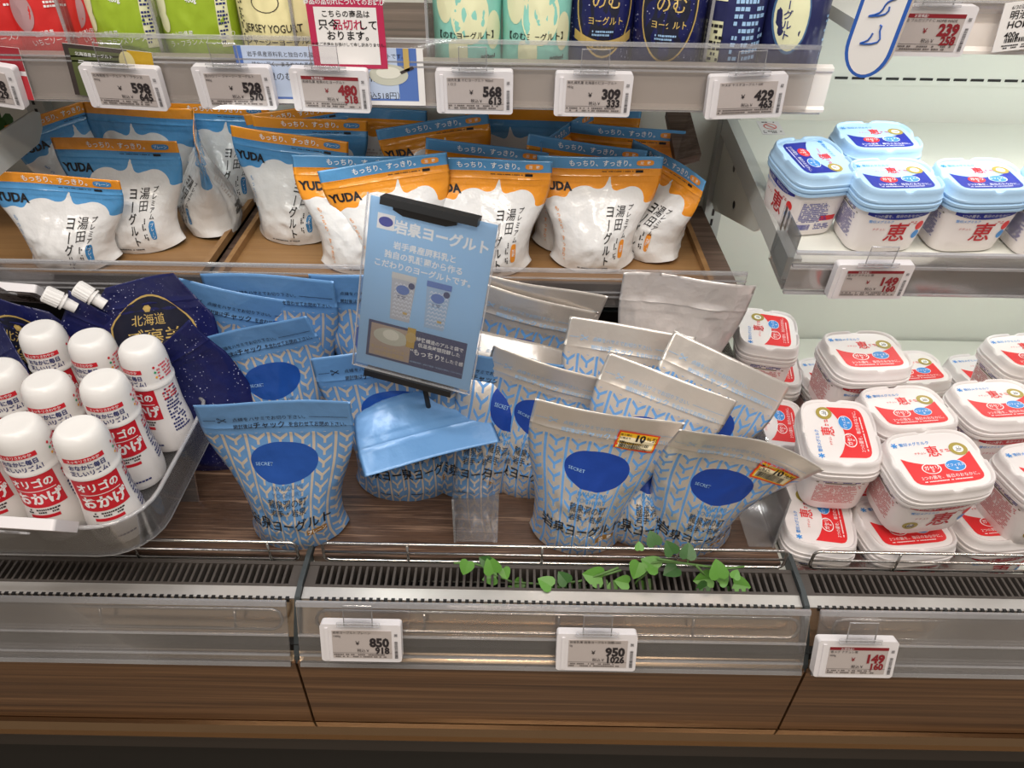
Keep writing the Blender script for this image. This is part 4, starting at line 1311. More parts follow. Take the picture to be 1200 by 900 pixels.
# clear folded stand that carries the tray on the deck
p_lo = zc(Z_DECK)
m = MB()
mt = t.matrix_basis
xs = (mt @ Vector((x1 - 0.07, 0, 0))).x
for dx in (0.0, -0.075):
    top = mt @ Vector((x1 - 0.05 + dx, bb.y - 0.02, -0.006)); 
    q = [Vector((top.x - 0.035, 0.64, p_lo)), Vector((top.x + 0.035, 0.64, p_lo)), Vector((top.x + 0.035, top.y, top.z)), Vector((top.x - 0.035, top.y, top.z))]
    i2 = mt.inverted()
    q = [i2 @ p for p in q]
    nn = (q[1] - q[0]).cross(q[3] - q[0]).normalized() * 0.003
    m = MB(); m.add(q + [p + nn for p in q], [(0, 1, 2, 3), (7, 6, 5, 4), (0, 4, 5, 1), (1, 5, 6, 2), (2, 6, 7, 3), (3, 7, 4, 0)], CLEAR_TRAY)
    m.build('stand_leg', t)

# ================================================================== ELECTRONIC PRICE TAGS
TW, THH = 0.0865, 0.0475
def tag_body(parent):
    m = MB(); m.prism(rrect(TW, THH, 0.0035), lambda a, b, o: FRONT(a, b, o), 0.011, WHITE_PLASTIC); m.build('housing', parent, 40)
    m = MB(); m.box((-0.038, -0.0012, -0.0215), (-0.0345, 0.0, 0.0195), WHITE_PLASTIC); m.build('ridge', parent)
    m = MB(); f = FRONT
    m.box((-0.016, -0.004, 0.0235), (0.014, -0.0028, 0.050), CLEAR); m.tube([(-0.016, -0.0034, 0.024), (-0.016, -0.0034, 0.050), (0.014, -0.0034, 0.050), (0.014, -0.0034, 0.024)], 0.0007, CLEAR_EDGE, 6); m.build('clip', parent)
    m = MB()
    for z in (0.0245, 0.028): m.tube([(-0.024, -0.004, z), (0.022, -0.004, z)], 0.0011, CLEAR_EDGE)
    m.build('clip_hinge_rib', parent)
_TB = []
def price_tag(px, py, Y, price, tax, l1, l2, label, red=False, lean=0, yaw=0, roll=0):
    o = empty('price_tag')
    if not _TB:
        tag_body(o); _TB.extend(o.children)
    else:
        for c in _TB: link(c.name.split('.')[0], c.data, o)
    tag(o, label, 'price tag', 'electronic shelf price tags')
    m = MB(); f = lambda a, b, off: FRONT(a, b, off + 0.0007)
    m.prism([(-0.0305, -0.0185), (0.0330, -0.0185), (0.0330, 0.0165), (-0.0305, 0.0165)], lambda a, b, o: FRONT(a, b, o + 0.0006), 0.0006, SCREEN)
    ink = PRED if red else SCREEN_INK
    m.text('￥', f, -0.004, 0.001, 0.0065, ink, 0.02)
    m.text(price, f, 0.0305, 0.0022, 0.0150, ink, 0.05, align='r', sx=0.92)
    m.text('税込￥', f, 0.0085, -0.0085, 0.0046, SCREEN_INK, 0.0, align='r')
    m.text(tax, f, 0.0305, -0.0080, 0.0112, ink, 0.045, align='r', sx=0.9)
    if red:
        m.flat([(-0.0305, 0.0128), (0.033, 0.0128), (0.033, 0.0165), (-0.0305, 0.0165)], f, 0.0002, PRED)
        m.text('お買得品！', f, -0.012, 0.0146, 0.0032, WHITE_INK, 0.0, off=0.0006)
    y1 = 0.0105 if red else 0.0142
    m.text(l1, f, -0.0295, y1, 0.0036, SCREEN_INK, 0.0, align='l', sx=min(1.0, 0.061 / max(0.001, glyphs(l1)[2] * 0.0036)) if l1 else 1.0)
    m.text(l2, f, -0.0295, y1 - 0.0045, 0.0034, SCREEN_INK, 0.0, align='l')
    m.scribble(-0.0295, 0.0325, -0.0178, -0.0125, 2, f, FINE_INK, len(label))
    m.flat([(-0.0305, -0.0119), (0.033, -0.0119), (0.033, -0.0116), (-0.0305, -0.0116)], f, 0.0002, SCREEN_INK)
    fb = lambda a, b, off: f(0.0378 + b, a, off)
    m.barcode(-0.018, 0.004, -0.0017, 0.0017, fb, SCREEN_INK, 5)
    m.barcode(0.010, 0.0135, -0.0017, 0.0017, fb, SCREEN_INK, 6)
    m.build('screen', o)
    o.location = at_y(px, py, Y)
    o.rotation_euler = (R(-lean), R(roll), R(yaw))
    return o
YT = Y_T - 0.019
price_tag(145, 104, YT, '598', '645', '北海道産ヨーグルト ラ・フランス', '400g', 'price tag reading 598 yen over the pear card', lean=-6, roll=2)
price_tag(275, 104, YT, '528', '570', '低カロリー ジャージーヨーグルト', '400g', 'price tag reading 528 yen under the cream pouch', lean=-6, roll=0)
price_tag(387, 107, YT, '480', '518', '岩泉乳業 岩泉のむヨーグルト', '', 'price tag with dark red figures reading 480 yen over the blue edged card', True, lean=-5, roll=1)
price_tag(556, 109, YT, '568', '613', '田先乳業 のむヨーグルト 900ml', '1 ロゴ', 'price tag reading 568 yen under the mint pouches', lean=-4)
price_tag(695, 112, YT, '309', '333', '新札幌乳業 北海道のむヨーグルト', '450g', 'price tag reading 309 yen under the navy ribbon label pouch', lean=-3)
price_tag(874, 114, YT, '429', '463', 'ヤスダ ヤスダヨーグルト500', '', 'price tag reading 429 yen at the end of the upper shelf', lean=-2, roll=-3)
price_tag(-25, 98, YT, '398', '429', 'ヨーグルト', '400g', 'price tag cut by the picture edge beside a red bottle', lean=-6, roll=8)
price_tag(1087, 37, Y_U - 0.019, '239', '258', '明治 ブルガリアＦＣ HOME MADE', '', 'price tag with dark red figures beside the blue bordered hanging sign', True, lean=-2, roll=0)
price_tag(1020, 331, 0.731, '149', '160', '雪メグ ナチュレ恵', '400g', 'price tag hanging under the light blue tubs', True, lean=-6, roll=-1)
price_tag(423, 754, 0.440, '850', '918', '岩泉ヨーグルト プレーン', '1000g', 'price tag reading 850 yen on the front guard below blue pouches', lean=19)
price_tag(699, 765, 0.440, '950', '1026', '岩泉乳業 岩泉ヨーグルト加糖1000', '0g', 'price tag reading 950 yen on the front guard below the ivy', lean=19)
price_tag(1003, 773, 0.440, '149', '160', '雪メグ ナチュレ恵', '400g', 'price tag with red header on the front guard under red labelled tubs', True, lean=19)
price_tag(14, 347, Y_M - 0.012, '880', '950', 'ヨーグルト', '', 'price tag tucked under the middle shelf behind navy pouches', lean=-40, roll=4)
t = price_tag(26, 620, 0.478, '498', '537', 'オリゴのおかげ', '', 'price tag hanging from the bottle tray, seen from above', lean=-38, roll=4)

# ================================================================== GOODS ON THE TOP SHELF
Z_TOP = -0.2355
def film(name, col, rough=0.35, vary=0.02, metal=0.0):
    m = plain(name, col, rough, metal, vary)
    film_bump(G(m.node_tree), m.node_tree.nodes['Principled BSDF'], 0.2)
    return m
RED_FILM = film('red_film', rgb(206, 46, 44))
GREEN_FILM = film('green_film', rgb(150, 176, 44))
CREAM_FILM = film('cream_film', rgb(232, 222, 168))
MINT_FILM = film('mint_film', rgb(140, 205, 190))
CREAM_INK = plain('cream_ink', rgb(226, 226, 186), 0.4, vary=0.02)
def starry(name, base):
    m, nt, b = new_mat(name)
    g = G(nt)
    tc = g.node('ShaderNodeTexCoord')
    vo = g.node('ShaderNodeTexVoronoi'); vo.inputs['Scale'].default_value = 230
    nt.links.new(tc.outputs['Object'], vo.inputs['Vector'])
    n = g.noise(26, 3)
    lim = g.m('MULTIPLY', g.m('POWER', n, 2.4), 0.80)
    star = g.m('LESS_THAN', vo.outputs['Distance'], g.m('MULTIPLY', lim, 0.75))
    g.put(b.inputs['Base Color'], g.mix(g.m('MULTIPLY', star, 0.85), base, rgb(196, 200, 226)))
    b.inputs['Roughness'].default_value = 0.28
    film_bump(g, b, 0.3)
    return m
NAVY_FILM = starry('starry_navy_film', rgb(26, 30, 82))
DARK_FILM = film('dark_navy_film', rgb(26, 28, 46))
NAVY2_FILM = film('navy_film', rgb(34, 38, 84))
GOLD_INK = plain('gold_ink', rgb(206, 176, 104), 0.4, 0.2, vary=0.03)
def shelf_pouch(px, Y, W, H, film_m, label, printer, name='yogurt_pouch', group='pouches on the upper shelf', yaw=0, roll=0, T=0.03, lean=0, seed=1):
    P = Pouch(W, H, T, seed, R(lean), wrinkle=0.5, taper=0.10)
    m = MB(); printer(m, P.map(1), W, H)
    o = P.build(name, film_m, film_m, m)
    tag(o, label, 'pouch', group)
    lo = min(v.z for v in P.verts)
    x = at_y(px, 30, Y - T).x
    o.location = (x, Y, zc(Z_TOP) - lo + 0.0005)
    o.rotation_euler = (0, R(roll), R(yaw))
    return o
def pr_red(m, f, W, H):
    m.disc(-W * 0.20, H * 0.29, 0.0150, 0.020, f, 0.0002, plain_once('strawberry_photo', rgb(176, 140, 142)), 22)
    m.text('400g', f, W * 0.22, H * 0.42, 0.007, WHITE_INK, 0.02)
    m.scribble(W * 0.12, W * 0.36, H * 0.31, H * 0.37, 3, f, WHITE_INK, 3)
    m.text('山形県産', f, W * 0.02, H * 0.185, 0.0062, WHITE_INK, 0.01, rot=0.12)
    m.text('いちごソース入り', f, W * 0.14, H * 0.150, 0.0075, WHITE_INK, 0.0, rot=0.12)
    m.disc(-W * 0.12, H * 0.18, 0.0014, 0.0014, f, 0.0003, WHITE_INK, 10)
def pr_green(m, f, W, H):
    m.disc(-W * 0.36, H * 0.34, 0.0085, 0.017, f, 0.0002, CREAM_INK, 18)
    m.disc(-W * 0.33, H * 0.25, 0.0060, 0.011, f, 0.0003, CREAM_INK, 18)
    m.text('400g', f, W * 0.04, H * 0.365, 0.007, WHITE_INK, 0.02)
    m.text('山形県産', f, -W * 0.12, H * 0.195, 0.0062, WHITE_INK, 0.01, rot=0.12)
    m.text('ラ・フランスソース入り', f, W * 0.06, H * 0.160, 0.0072, WHITE_INK, 0.0, rot=0.12)
    m.disc(-W * 0.26, H * 0.19, 0.0014, 0.0014, f, 0.0003, WHITE_INK, 10)
    m.patch(W * 0.30, W * 0.42, H * 0.12, H * 0.5, f, 0.0002, CREAM_INK)
    m.scribble(W * 0.31, W * 0.41, H * 0.14, H * 0.48, 18, f, BTL_NAVY, 4, off=0.0006)
def pr_jersey(m, f, W, H):
    m.text('JERSEY YOGURT', f, 0.0, H * 0.235, 0.0112, INK, 0.006, sx=0.86)
    m.text('ジャージーヨーグルト', f, W * 0.05, H * 0.165, 0.0085, INK, 0.01)
    m.disc(-W * 0.05, H * 0.36, 0.017, 0.010, f, 0.0002, SCREEN_INK, 20, 0.93, 1)
    m.scribble(-W * 0.43, -W * 0.36, H * 0.08, H * 0.4, 2, f, INK, 5, vert=True)
def pr_mint(m, f, W, H):
    m.disc(W * 0.05, H * 0.30, 0.023, 0.030, f, 0.0002, CREAM_INK, 22)
    m.disc(-W * 0.30, H * 0.36, 0.010, 0.022, f, 0.0002, CREAM_INK, 18)
    m.disc(-W * 0.12, H * 0.12, 0.012, 0.013, f, 0.0002, CREAM_INK, 18, p=4)
    m.disc(W * 0.38, H * 0.22, 0.008, 0.020, f, 0.0002, CREAM_INK, 18)
    m.text('【のむヨーグルト】', f, -W * 0.03, H * 0.20, 0.0085, INK, 0.012)
    m.scribble(-W * 0.25, W * 0.18, H * 0.06, H * 0.085, 1, f, INK, 6)
    m.text('900ml', f, W * 0.3, H * 0.09, 0.007, INK, 0.02)
def pr_navy(m, f, W, H):
    m.disc(0.0, H * 0.36, 0.031, 0.052, f, 0.0002, DARK_FILM, 28)
    m.disc(0.0, H * 0.36, 0.0325, 0.0535, f, 0.0004, GOLD_INK, 32, 0.955, 1)
    m.text('北海道', f, 0.0, H * 0.475, 0.0080, GOLD_INK, 0.0)
    m.text('のむ', f, 0.001, H * 0.385, 0.0185, GOLD_INK, 0.004)
    m.text('ヨーグルト', f, 0.001, H * 0.285, 0.0088, GOLD_INK, 0.01)
    m.scribble(-0.014, 0.014, H * 0.205, H * 0.240, 2, f, PALE_BLUE_INK, 7)
    m.disc(0.0, H * 0.56, 0.004, 0.004, f, 0.0006, GOLD_INK, 6)
def pr_ribbon(m, f, W, H):
    pr_navy(m, f, W, H)
    for i in range(10):
        a = -0.034 + 0.068 * i / 10; b = a + 0.0068
        z = lambda t: H * 0.135 + 0.010 * (t / 0.034) ** 2
        m.flat([(a, z(a)), (b, z(b)), (b, z(b) + 0.010), (a, z(a) + 0.010)], f, 0.0007, GOLD_INK)
    m.text('北海道産原料100%', f, 0.0, H * 0.135 + 0.005, 0.0058, INK, 0.01, off=0.0011)
def pr_back(m, f, W, H):
    m.patch(-W * 0.40, -W * 0.20, H * 0.40, H * 0.54, f, 0.0002, CREAM_INK)
    m.barcode(-W * 0.38, -W * 0.22, H * 0.43, H * 0.53, f, INK)
    m.patch(-W * 0.44, -W * 0.22, H * 0.08, H * 0.30, f, 0.0002, CREAM_INK)
    m.scribble(-W * 0.43, -W * 0.23, H * 0.09, H * 0.29, 7, f, INK, 8, off=0.0006)
    m.scribble(-W * 0.08, W * 0.40, H * 0.10, H * 0.56, 13, f, PALE_BLUE_INK, 9)
def pr_oval(m, f, W, H):
    m.disc(-W * 0.20, H * 0.34, 0.0185, 0.038, f, 0.0002, CREAM_INK, 28)
    m.disc(-W * 0.20, H * 0.34, 0.0200, 0.0395, f, 0.0004, plain_once('grey_blue_ink', rgb(74, 110, 150)), 28, 0.92, 1)
    m.text('ヨーグルト', f, -W * 0.27, H * 0.44, 0.0100, BTL_NAVY, 0.012, vertical=True, off=0.0008)
    m.scribble(W * 0.36, W * 0.46, H * 0.1, H * 0.34, 10, f, PALE_BLUE_INK, 9)
YS = 0.905
shelf_pouch(-20, YS, 0.092, 0.20, RED_FILM, 'red strawberry pouch cut by the picture edge', pr_red, seed=71)
shelf_pouch(44, YS, 0.092, 0.20, RED_FILM, 'red strawberry pouch with round photo and white lettering', pr_red, seed=72, yaw=4)
shelf_pouch(108, YS + 0.02, 0.092, 0.20, RED_FILM, 'red pouch wedged behind the green pear pouch', pr_red, seed=73)
shelf_pouch(138, YS - 0.005, 0.100, 0.20, GREEN_FILM, 'lime green pear pouch beside the red ones', pr_green, seed=74, yaw=-4)
shelf_pouch(222, YS, 0.100, 0.20, GREEN_FILM, 'lime green pear pouch beside the cream one', pr_green, seed=75, yaw=4)
shelf_pouch(318, YS - 0.004, 0.098, 0.20, CREAM_FILM, 'cream pouch with black serif lettering', pr_jersey, seed=76)
shelf_pouch(346, YS + 0.07, 0.098, 0.20, CREAM_FILM, 'cream pouch tucked behind the red bordered notice', pr_jersey, seed=77)
shelf_pouch(546, YS, 0.086, 0.21, MINT_FILM, 'mint green drink pouch beside the empty shelf gap', pr_mint, seed=78)
shelf_pouch(629, YS, 0.086, 0.21, MINT_FILM, 'mint green drink pouch next to the navy ones', pr_mint, seed=79)
shelf_pouch(708, YS + 0.012, 0.084, 0.20, NAVY_FILM, 'dark navy drink pouch with gold ribbon emblem', pr_ribbon, seed=80)
shelf_pouch(789, YS - 0.004, 0.088, 0.20, NAVY_FILM, 'starry navy drink pouch with gold oval ring', pr_navy, seed=81, yaw=-12)
shelf_pouch(866, YS, 0.080, 0.20, NAVY2_FILM, 'navy pouch turned to its text covered back', pr_back, seed=82)
shelf_pouch(942, YS, 0.082, 0.20, NAVY2_FILM, 'navy pouch with pale oval at the shelf end', pr_oval, seed=83, yaw=6)
for px, lb in ((79, 'between red and green pouches'), (186, 'between the two green pouches'), (346, 'beside the cream pouch'), (501, 'beside the mint pouches'), (830, 'between the navy pouches')):
    x = at_y(px, 30, 0.88).x
    m = MB(); m.box((x - 0.0012, 0.874, zc(Z_TOP)), (x + 0.0012, 1.09, zc(-0.15)), CLEAR); m.box((x - 0.0016, 0.872, zc(Z_TOP)), (x + 0.0016, 0.874, zc(-0.15)), CLEAR_EDGE)
    tag(m.build('shelf_divider'), 'clear plastic divider ' + lb, 'divider', 'clear dividers on the upper shelf')

# ------------------------------------------------------------------ printed cards on the rail
CARD = plain('white_card', rgb(236, 233, 230), 0.6, vary=0.01)
def card(name, px0, py0, px1, py1, Y, label, draw, cat, edge=CARD, th=0.0008, roll=0.0, lean=0.0):
    p0, p1 = at_y(px0, (py0 + py1) / 2, Y), at_y(px1, (py0 + py1) / 2, Y)
    zt, zb = at_y((px0 + px1) / 2, py0, Y).z, at_y((px0 + px1) / 2, py1, Y).z
    w, h = p1.x - p0.x, zt - zb
    m = MB(); m.prism([(-w / 2, -h / 2), (w / 2, -h / 2), (w / 2, h / 2), (-w / 2, h / 2)], FRONT, th, edge)
    draw(m, FRONT, w, h)
    o = m.build(name, loc=((p0.x + p1.x) / 2, Y, (zt + zb) / 2), rot=(R(-lean), R(roll), 0))
    return tag(o, label, cat)
def rect(m, f, x0, x1, y0, y1, mat, off=0.0003): m.flat([(x0, y0), (x1, y0), (x1, y1), (x0, y1)], f, off, mat)
OLIVE = plain('olive_print', rgb(84, 92, 52), 0.5, vary=0.1)
AMBER = plain('amber_print', rgb(186, 150, 34), 0.5, vary=0.15, scale=90)
CHAR = plain('charcoal_print', rgb(58, 48, 46), 0.5, vary=0.05)
def d_france(m, f, w, h):
    rect(m, f, -w / 2, w / 2, -h / 2, h / 2, CHAR, 0.0002)
    rect(m, f, -w * 0.44, w * 0.22, -h * 0.5, h * 0.42, OLIVE, 0.0004)
    rect(m, f, w * 0.22, w * 0.5, -h * 0.5, h * 0.5, AMBER, 0.0005)
    m.disc(w * 0.2, h * 0.26, w * 0.09, h * 0.22, f, 0.0007, plain_once('pear_flesh_print', rgb(206, 194, 140)), 18)
    m.text('北海道産ヨーグルト', f, -w * 0.38, h * 0.33, 0.0046, WHITE_INK, 0.0, align='l', off=0.0008)
    m.text('ラ・フランス', f, -w * 0.38, h * 0.14, 0.0098, WHITE_INK, 0.0, align='l', off=0.0008)
YC = Y_T - 0.0066
card('shelf_card', 82, 56, 182, 116, YC, 'olive and amber pear shelf card behind the first price tag', d_france, 'shelf card', roll=5)
PBLUE = plain('pale_blue_print', rgb(188, 202, 226), 0.5, vary=0.03)
RBLUE = plain('royal_blue_print', rgb(84, 116, 184), 0.5, vary=0.03)
def d_iwa(m, f, w, h):
    rect(m, f, -w * 0.5, w * 0.465, -h * 0.42, h * 0.5, RBLUE, 0.0002)
    rect(m, f, -w * 0.46, w * 0.36, -h * 0.38, h * 0.5, PBLUE, 0.0003)
    m.text('岩手県産原料乳と独自の乳酸菌から作るこだわりのヨーグルトです。', f, -w * 0.02, h * 0.36, 0.0060, SCREEN_INK, 0.0, sx=0.95)
    m.text('味わい深く、まろやかな風味を求めて「低温長時間発酵」を採用', f, -w * 0.05, h * 0.19, 0.0056, SCREEN_INK, 0.0, sx=0.95)
    m.text('岩泉のむ', f, -w * 0.30, -h * 0.02, 0.0095, INK, 0.0)
    m.text('500ml', f, w * 0.18, -h * 0.02, 0.0105, INK, 0.01)
    m.text('480円（税込518円）', f, w * 0.18, -h * 0.33, 0.0090, INK, 0.0)
    m.disc(w * 0.31, h * 0.04, 0.022, 0.0115, f, 0.0006, plain_once('bowl_print', rgb(196, 196, 180)), 22)
    m.disc(w * 0.31, h * 0.08, 0.014, 0.0065, f, 0.0008, plain_once('yogurt_print', rgb(226, 224, 210)), 18)
    m.flat([(w * 0.37, h * 0.10), (w * 0.44, h * 0.20), (w * 0.45, h * 0.16), (w * 0.38, h * 0.06)], f, 0.001, CHAR)
    rect(m, f, w * 0.395, w * 0.425, h * 0.12, h * 0.5, GOLD_INK, 0.001)
card('shelf_card', 280, 55, 497, 122, YC, 'long pale blue yogurt shelf card behind the third price tag', d_iwa, 'shelf card')
NOTICE_RED = plain('notice_crimson', rgb(188, 44, 84), 0.45, vary=0.02)
def d_notice(m, f, w, h):
    m.flat(rrect(w, h, 0.005), f, 0.0002, NOTICE_RED)
    rect(m, f, -w * 0.41, w * 0.41, -h * 0.44, h * 0.36, CARD, 0.0004)
    m.text('商品の品切れについてのお詫び', f, 0, h * 0.43, 0.0062, WHITE_INK, 0.015, off=0.0006)
    m.text('こちらの商品は', f, 0, h * 0.27, 0.0075, INK, 0.01, off=0.0008)
    m.text('只今', f, -w * 0.24, h * 0.12, 0.0112, INK, 0.015, off=0.0008)
    m.text('品切れ', f, w * 0.02, h * 0.12, 0.0112, NOTICE_RED, 0.015, off=0.0008)
    m.text('して', f, w * 0.28, h * 0.12, 0.0105, INK, 0.015, off=0.0008)
    m.text('おります。', f, 0, -h * 0.03, 0.0105, INK, 0.015, off=0.0008)
    m.text('大変ご不便をお掛けして申し訳ありません。', f, 0, -h * 0.155, 0.0042, INK, 0.005, off=0.0008)
card('notice_sign', 363, -4, 451, 80, Y_T - 0.0076, 'crimson bordered white sold out notice', d_notice, 'sign', NOTICE_RED, 0.001)
def d_red(m, f, w, h):
    rect(m, f, -w / 2, w / 2, -h / 2, h / 2, plain_once('dark_red_print', rgb(150, 40, 50)), 0.0002)
    rect(m, f, -w / 2, w / 2, -h * 0.03, h * 0.06, WHITE_PLASTIC, 0.0004)
    rect(m, f, -w / 2, w / 2, -h * 0.5, -h * 0.03, plain_once('red_print', rgb(196, 52, 62)), 0.0003)
    m.text('果実', f, w * 0.1, -h * 0.2, 0.007, WHITE_INK, 0.0)
card('shelf_card', -22, 54, 30, 115, YC, 'dark red bottle shaped shelf card at the picture edge', d_red, 'shelf card', roll=4)
def d_paper(m, f, w, h):
    m.text('6/30迄', f, -w * 0.4, h * 0.40, 0.005, INK, 0.0, align='l')
    m.text('明治 ブルガリア', f, -w * 0.4, h * 0.24, 0.009, INK, 0.01, align='l')
    m.text('HOME MADE', f, -w * 0.4, h * 0.05, 0.0095, INK, 0.015, align='l')
    m.text('400g　1コ', f, -w * 0.4, -h * 0.16, 0.0075, INK, 0.02, align='l')
    m.barcode(-w * 0.38, w * 0.3, -h * 0.32, -h * 0.23, f, INK)
    m.scribble(-w * 0.4, w * 0.1, -h * 0.46, -h * 0.36, 2, f, INK, 5)
card('paper_price_card', 1172, -2, 1262, 57, Y_U - 0.012, 'white paper price card on the rail at the picture edge', d_paper, 'price card', roll=-7)

# hanging sign with a blue border
SIGN_BLUE = plain('sign_blue', rgb(40, 92, 180), 0.45, vary=0.02)
SIGN_SIDE = plain('sign_board_edge', rgb(206, 190, 176), 0.6, vary=0.03)
w, hh = 0.046, 0.16
out = [(-w / 2, hh)] + [(-w / 2 * math.cos(R(a)), -0.030 * math.sin(R(a))) for a in range(0, 181, 12)] + [(w / 2, hh)]
m = MB(); m.prism(out, FRONT, 0.007, CARD, SIGN_SIDE)
inn = [(a * 0.93, b) for a, b in out]
m.flat(out, FRONT, 0.0003, SIGN_BLUE)
m.flat([(a * 0.84, b * 0.90 if b < 0 else b) for a, b in out], FRONT, 0.0005, CARD)
for k, cz_ in enumerate((0.010, 0.035, 0.060)):
    c = [(0.008 * math.sin(t * 1.3 + k) + 0.003 * math.cos(3 * t), -0.0012, cz_ + 0.010 * math.cos(t)) for t in [i * PI / 9 for i in range(15)]]
    m.tube(c, 0.0008, SIGN_BLUE, 6)
pt = at_y(1008, 91, 0.775)
o = m.build('hanging_sign', loc=(pt.x, pt.y, pt.z + 0.030), rot=(0, R(4), R(-42)))
tag(o, 'round ended white hanging sign with blue border', 'sign')

# ================================================================== POSTER SIGN OVER THE POUCHES
POSTER = plain('poster_blue', rgb(150, 196, 236), 0.35, vary=0.02, coat=0.3)
POSTER_NAVY = plain('poster_navy', rgb(50, 58, 104), 0.35, vary=0.03)
PW, PH = 0.134, 0.190
root = empty('poster_stand')
tag(root, 'blue yogurt poster in clear holder with black clips, standing among the pouches', 'sign stand')
m = MB(); m.prism([(-PW / 2, -PH / 2), (PW / 2, -PH / 2), (PW / 2, PH / 2), (-PW / 2, PH / 2)], FRONT, 0.001, POSTER)
f = FRONT
rect(m, f, -PW * 0.43, -PW * 0.29, PH * 0.335, PH * 0.42, CARD, 0.0003)
m.disc(-PW * 0.36, PH * 0.378, PW * 0.058, PH * 0.027, f, 0.0005, plain_once('tub_navy_ink', None) if 'tub_navy_ink' in MATS else RBLUE, 22)
m.text('岩泉ヨーグルト', f, PW * 0.085, PH * 0.365, 0.0146, WHITE_INK, 0.035)
for k, s in enumerate(('岩手県産原料乳と', '独自の乳酸菌から作る', 'こだわりのヨーグルトです。')):
    m.text(s, f, -PW * 0.03, PH * (0.262 - 0.058 * k), 0.0086, WHITE_INK, 0.025)
def mini(cx, cy, silver):
    b0, b1 = (rgb(196, 196, 200), rgb(120, 150, 196))
    base = plain_once('poster_silver_pouch', rgb(186, 188, 196)) if silver else plain_once('poster_blue_pouch', rgb(160, 186, 214))
    w, h = PW * 0.205, PH * 0.28
    m.flat([(cx - w * 0.40, cy - h / 2), (cx + w * 0.40, cy - h / 2), (cx + w / 2, cy + h / 2), (cx - w / 2, cy + h / 2)], f, 0.0003, base)
    rnk = plain_once('poster_pattern', rgb(226, 230, 238))
    for i in range(5):
        for j in range(9):
            a, b = cx - w * 0.34 + w * 0.155 * i, cy - h * 0.44 + h * 0.085 * j
            m.flat([(a, b), (a + w * 0.07, b + h * 0.045), (a + w * 0.07, b + h * 0.065), (a, b + h * 0.02)], f, 0.0005, rnk)
            m.flat([(a + w * 0.07, b + h * 0.045), (a + w * 0.14, b), (a + w * 0.14, b + h * 0.02), (a + w * 0.07, b + h * 0.065)], f, 0.0005, rnk)
    rect(m, f, cx - w / 2, cx + w / 2, cy + h * 0.38, cy + h / 2, plain_once('poster_seal', rgb(206, 204, 200)) if silver else RBLUE, 0.0007)
    m.disc(cx, cy + h * 0.17, w * 0.27, h * 0.10, f, 0.0008, RBLUE, 20)
    m.disc(cx + w * 0.33, cy + h * 0.29, w * 0.13, w * 0.13, f, 0.0008, POSTER_NAVY, 16)
    m.scribble(cx - w * 0.18, cx + w * 0.18, cy - h * 0.02, cy + h * 0.05, 2, f, POSTER_NAVY, 4, off=0.0009)
    rect(m, f, cx + w * 0.10, cx + w * 0.28, cy - h * 0.34, cy - h * 0.29, GOLD_INK, 0.0009)
mini(-PW * 0.165, -PH * 0.03, True); mini(PW * 0.125, -PH * 0.03, False)
rect(m, f, -PW * 0.42, PW * 0.42, -PH * 0.435, -PH * 0.205, POSTER_NAVY, 0.0003)
rect(m, f, -PW * 0.395, -PW * 0.045, -PH * 0.42, -PH * 0.22, plain_once('poster_bowl_photo', rgb(176, 156, 140)), 0.0005)
m.disc(-PW * 0.22, -PH * 0.285, PW * 0.15, PH * 0.052, f, 0.0006, plain_once('bowl_print', rgb(196, 196, 180)), 22)
m.disc(-PW * 0.22, -PH * 0.272, PW * 0.07, PH * 0.032, f, 0.0008, plain_once('yogurt_print', rgb(226, 224, 210)), 20)
m.text('モンドセレクション', f, -PW * 0.22, -PH * 0.365, 0.0050, GOLD_INK, 0.0, off=0.0009)
m.text('2021年金賞受賞', f, -PW * 0.22, -PH * 0.398, 0.0050, GOLD_INK, 0.0, off=0.0009)
m.disc(-PW * 0.05, -PH * 0.255, PW * 0.046, PW * 0.046, f, 0.0010, GOLD_INK, 20)
rect(m, f, -PW * 0.085, -PW * 0.015, -PH * 0.32, -PH * 0.195, plain_once('gold_band_print', rgb(196, 160, 60)), 0.0009)
m.text('特殊構造のアルミ袋で', f, PW * 0.195, -PH * 0.255, 0.0054, WHITE_INK, 0.015)
m.text('低温長時間発酵した', f, PW * 0.195, -PH * 0.290, 0.0054, WHITE_INK, 0.015)
m.text('“もっちり”', f, PW * 0.10, -PH * 0.340, 0.0080, WHITE_INK, 0.02)
m.text('とした食感', f, PW * 0.315, -PH * 0.343, 0.0052, WHITE_INK, 0.015)
m.text('※砂糖無添加・香料不使用・安定剤は使用しておりません', f, PW * 0.19, -PH * 0.405, 0.0024, PALE_BLUE_INK, 0.0)
m.build('poster', root)
m = MB(); e = 0.003
m.prism([(-PW / 2 - e, -PH / 2 - e), (PW / 2 + e, -PH / 2 - e), (PW / 2 + e, PH / 2 + e), (-PW / 2 - e, PH / 2 + e)], lambda a, b, o: FRONT(a, b, o + 0.0035), 0.0018, CLEAR); m.build('clear_cover', root)
m = MB()
for q in ([(-PW / 2 - e, -PH / 2 - e), (-PW / 2 - e + 0.0012, -PH / 2 - e), (-PW / 2 - e + 0.0012, PH / 2 + e), (-PW / 2 - e, PH / 2 + e)], [(PW / 2 + e - 0.0012, -PH / 2 - e), (PW / 2 + e, -PH / 2 - e), (PW / 2 + e, PH / 2 + e), (PW / 2 + e - 0.0012, PH / 2 + e)], [(-PW / 2, -PH / 2 - e), (PW / 2, -PH / 2 - e), (PW / 2, -PH / 2 - e + 0.0012), (-PW / 2, -PH / 2 - e + 0.0012)]):
    m.prism(q, lambda a, b, o: FRONT(a, b, o + 0.0038), 0.003, CLEAR_EDGE)
m.build('cover_edge', root)
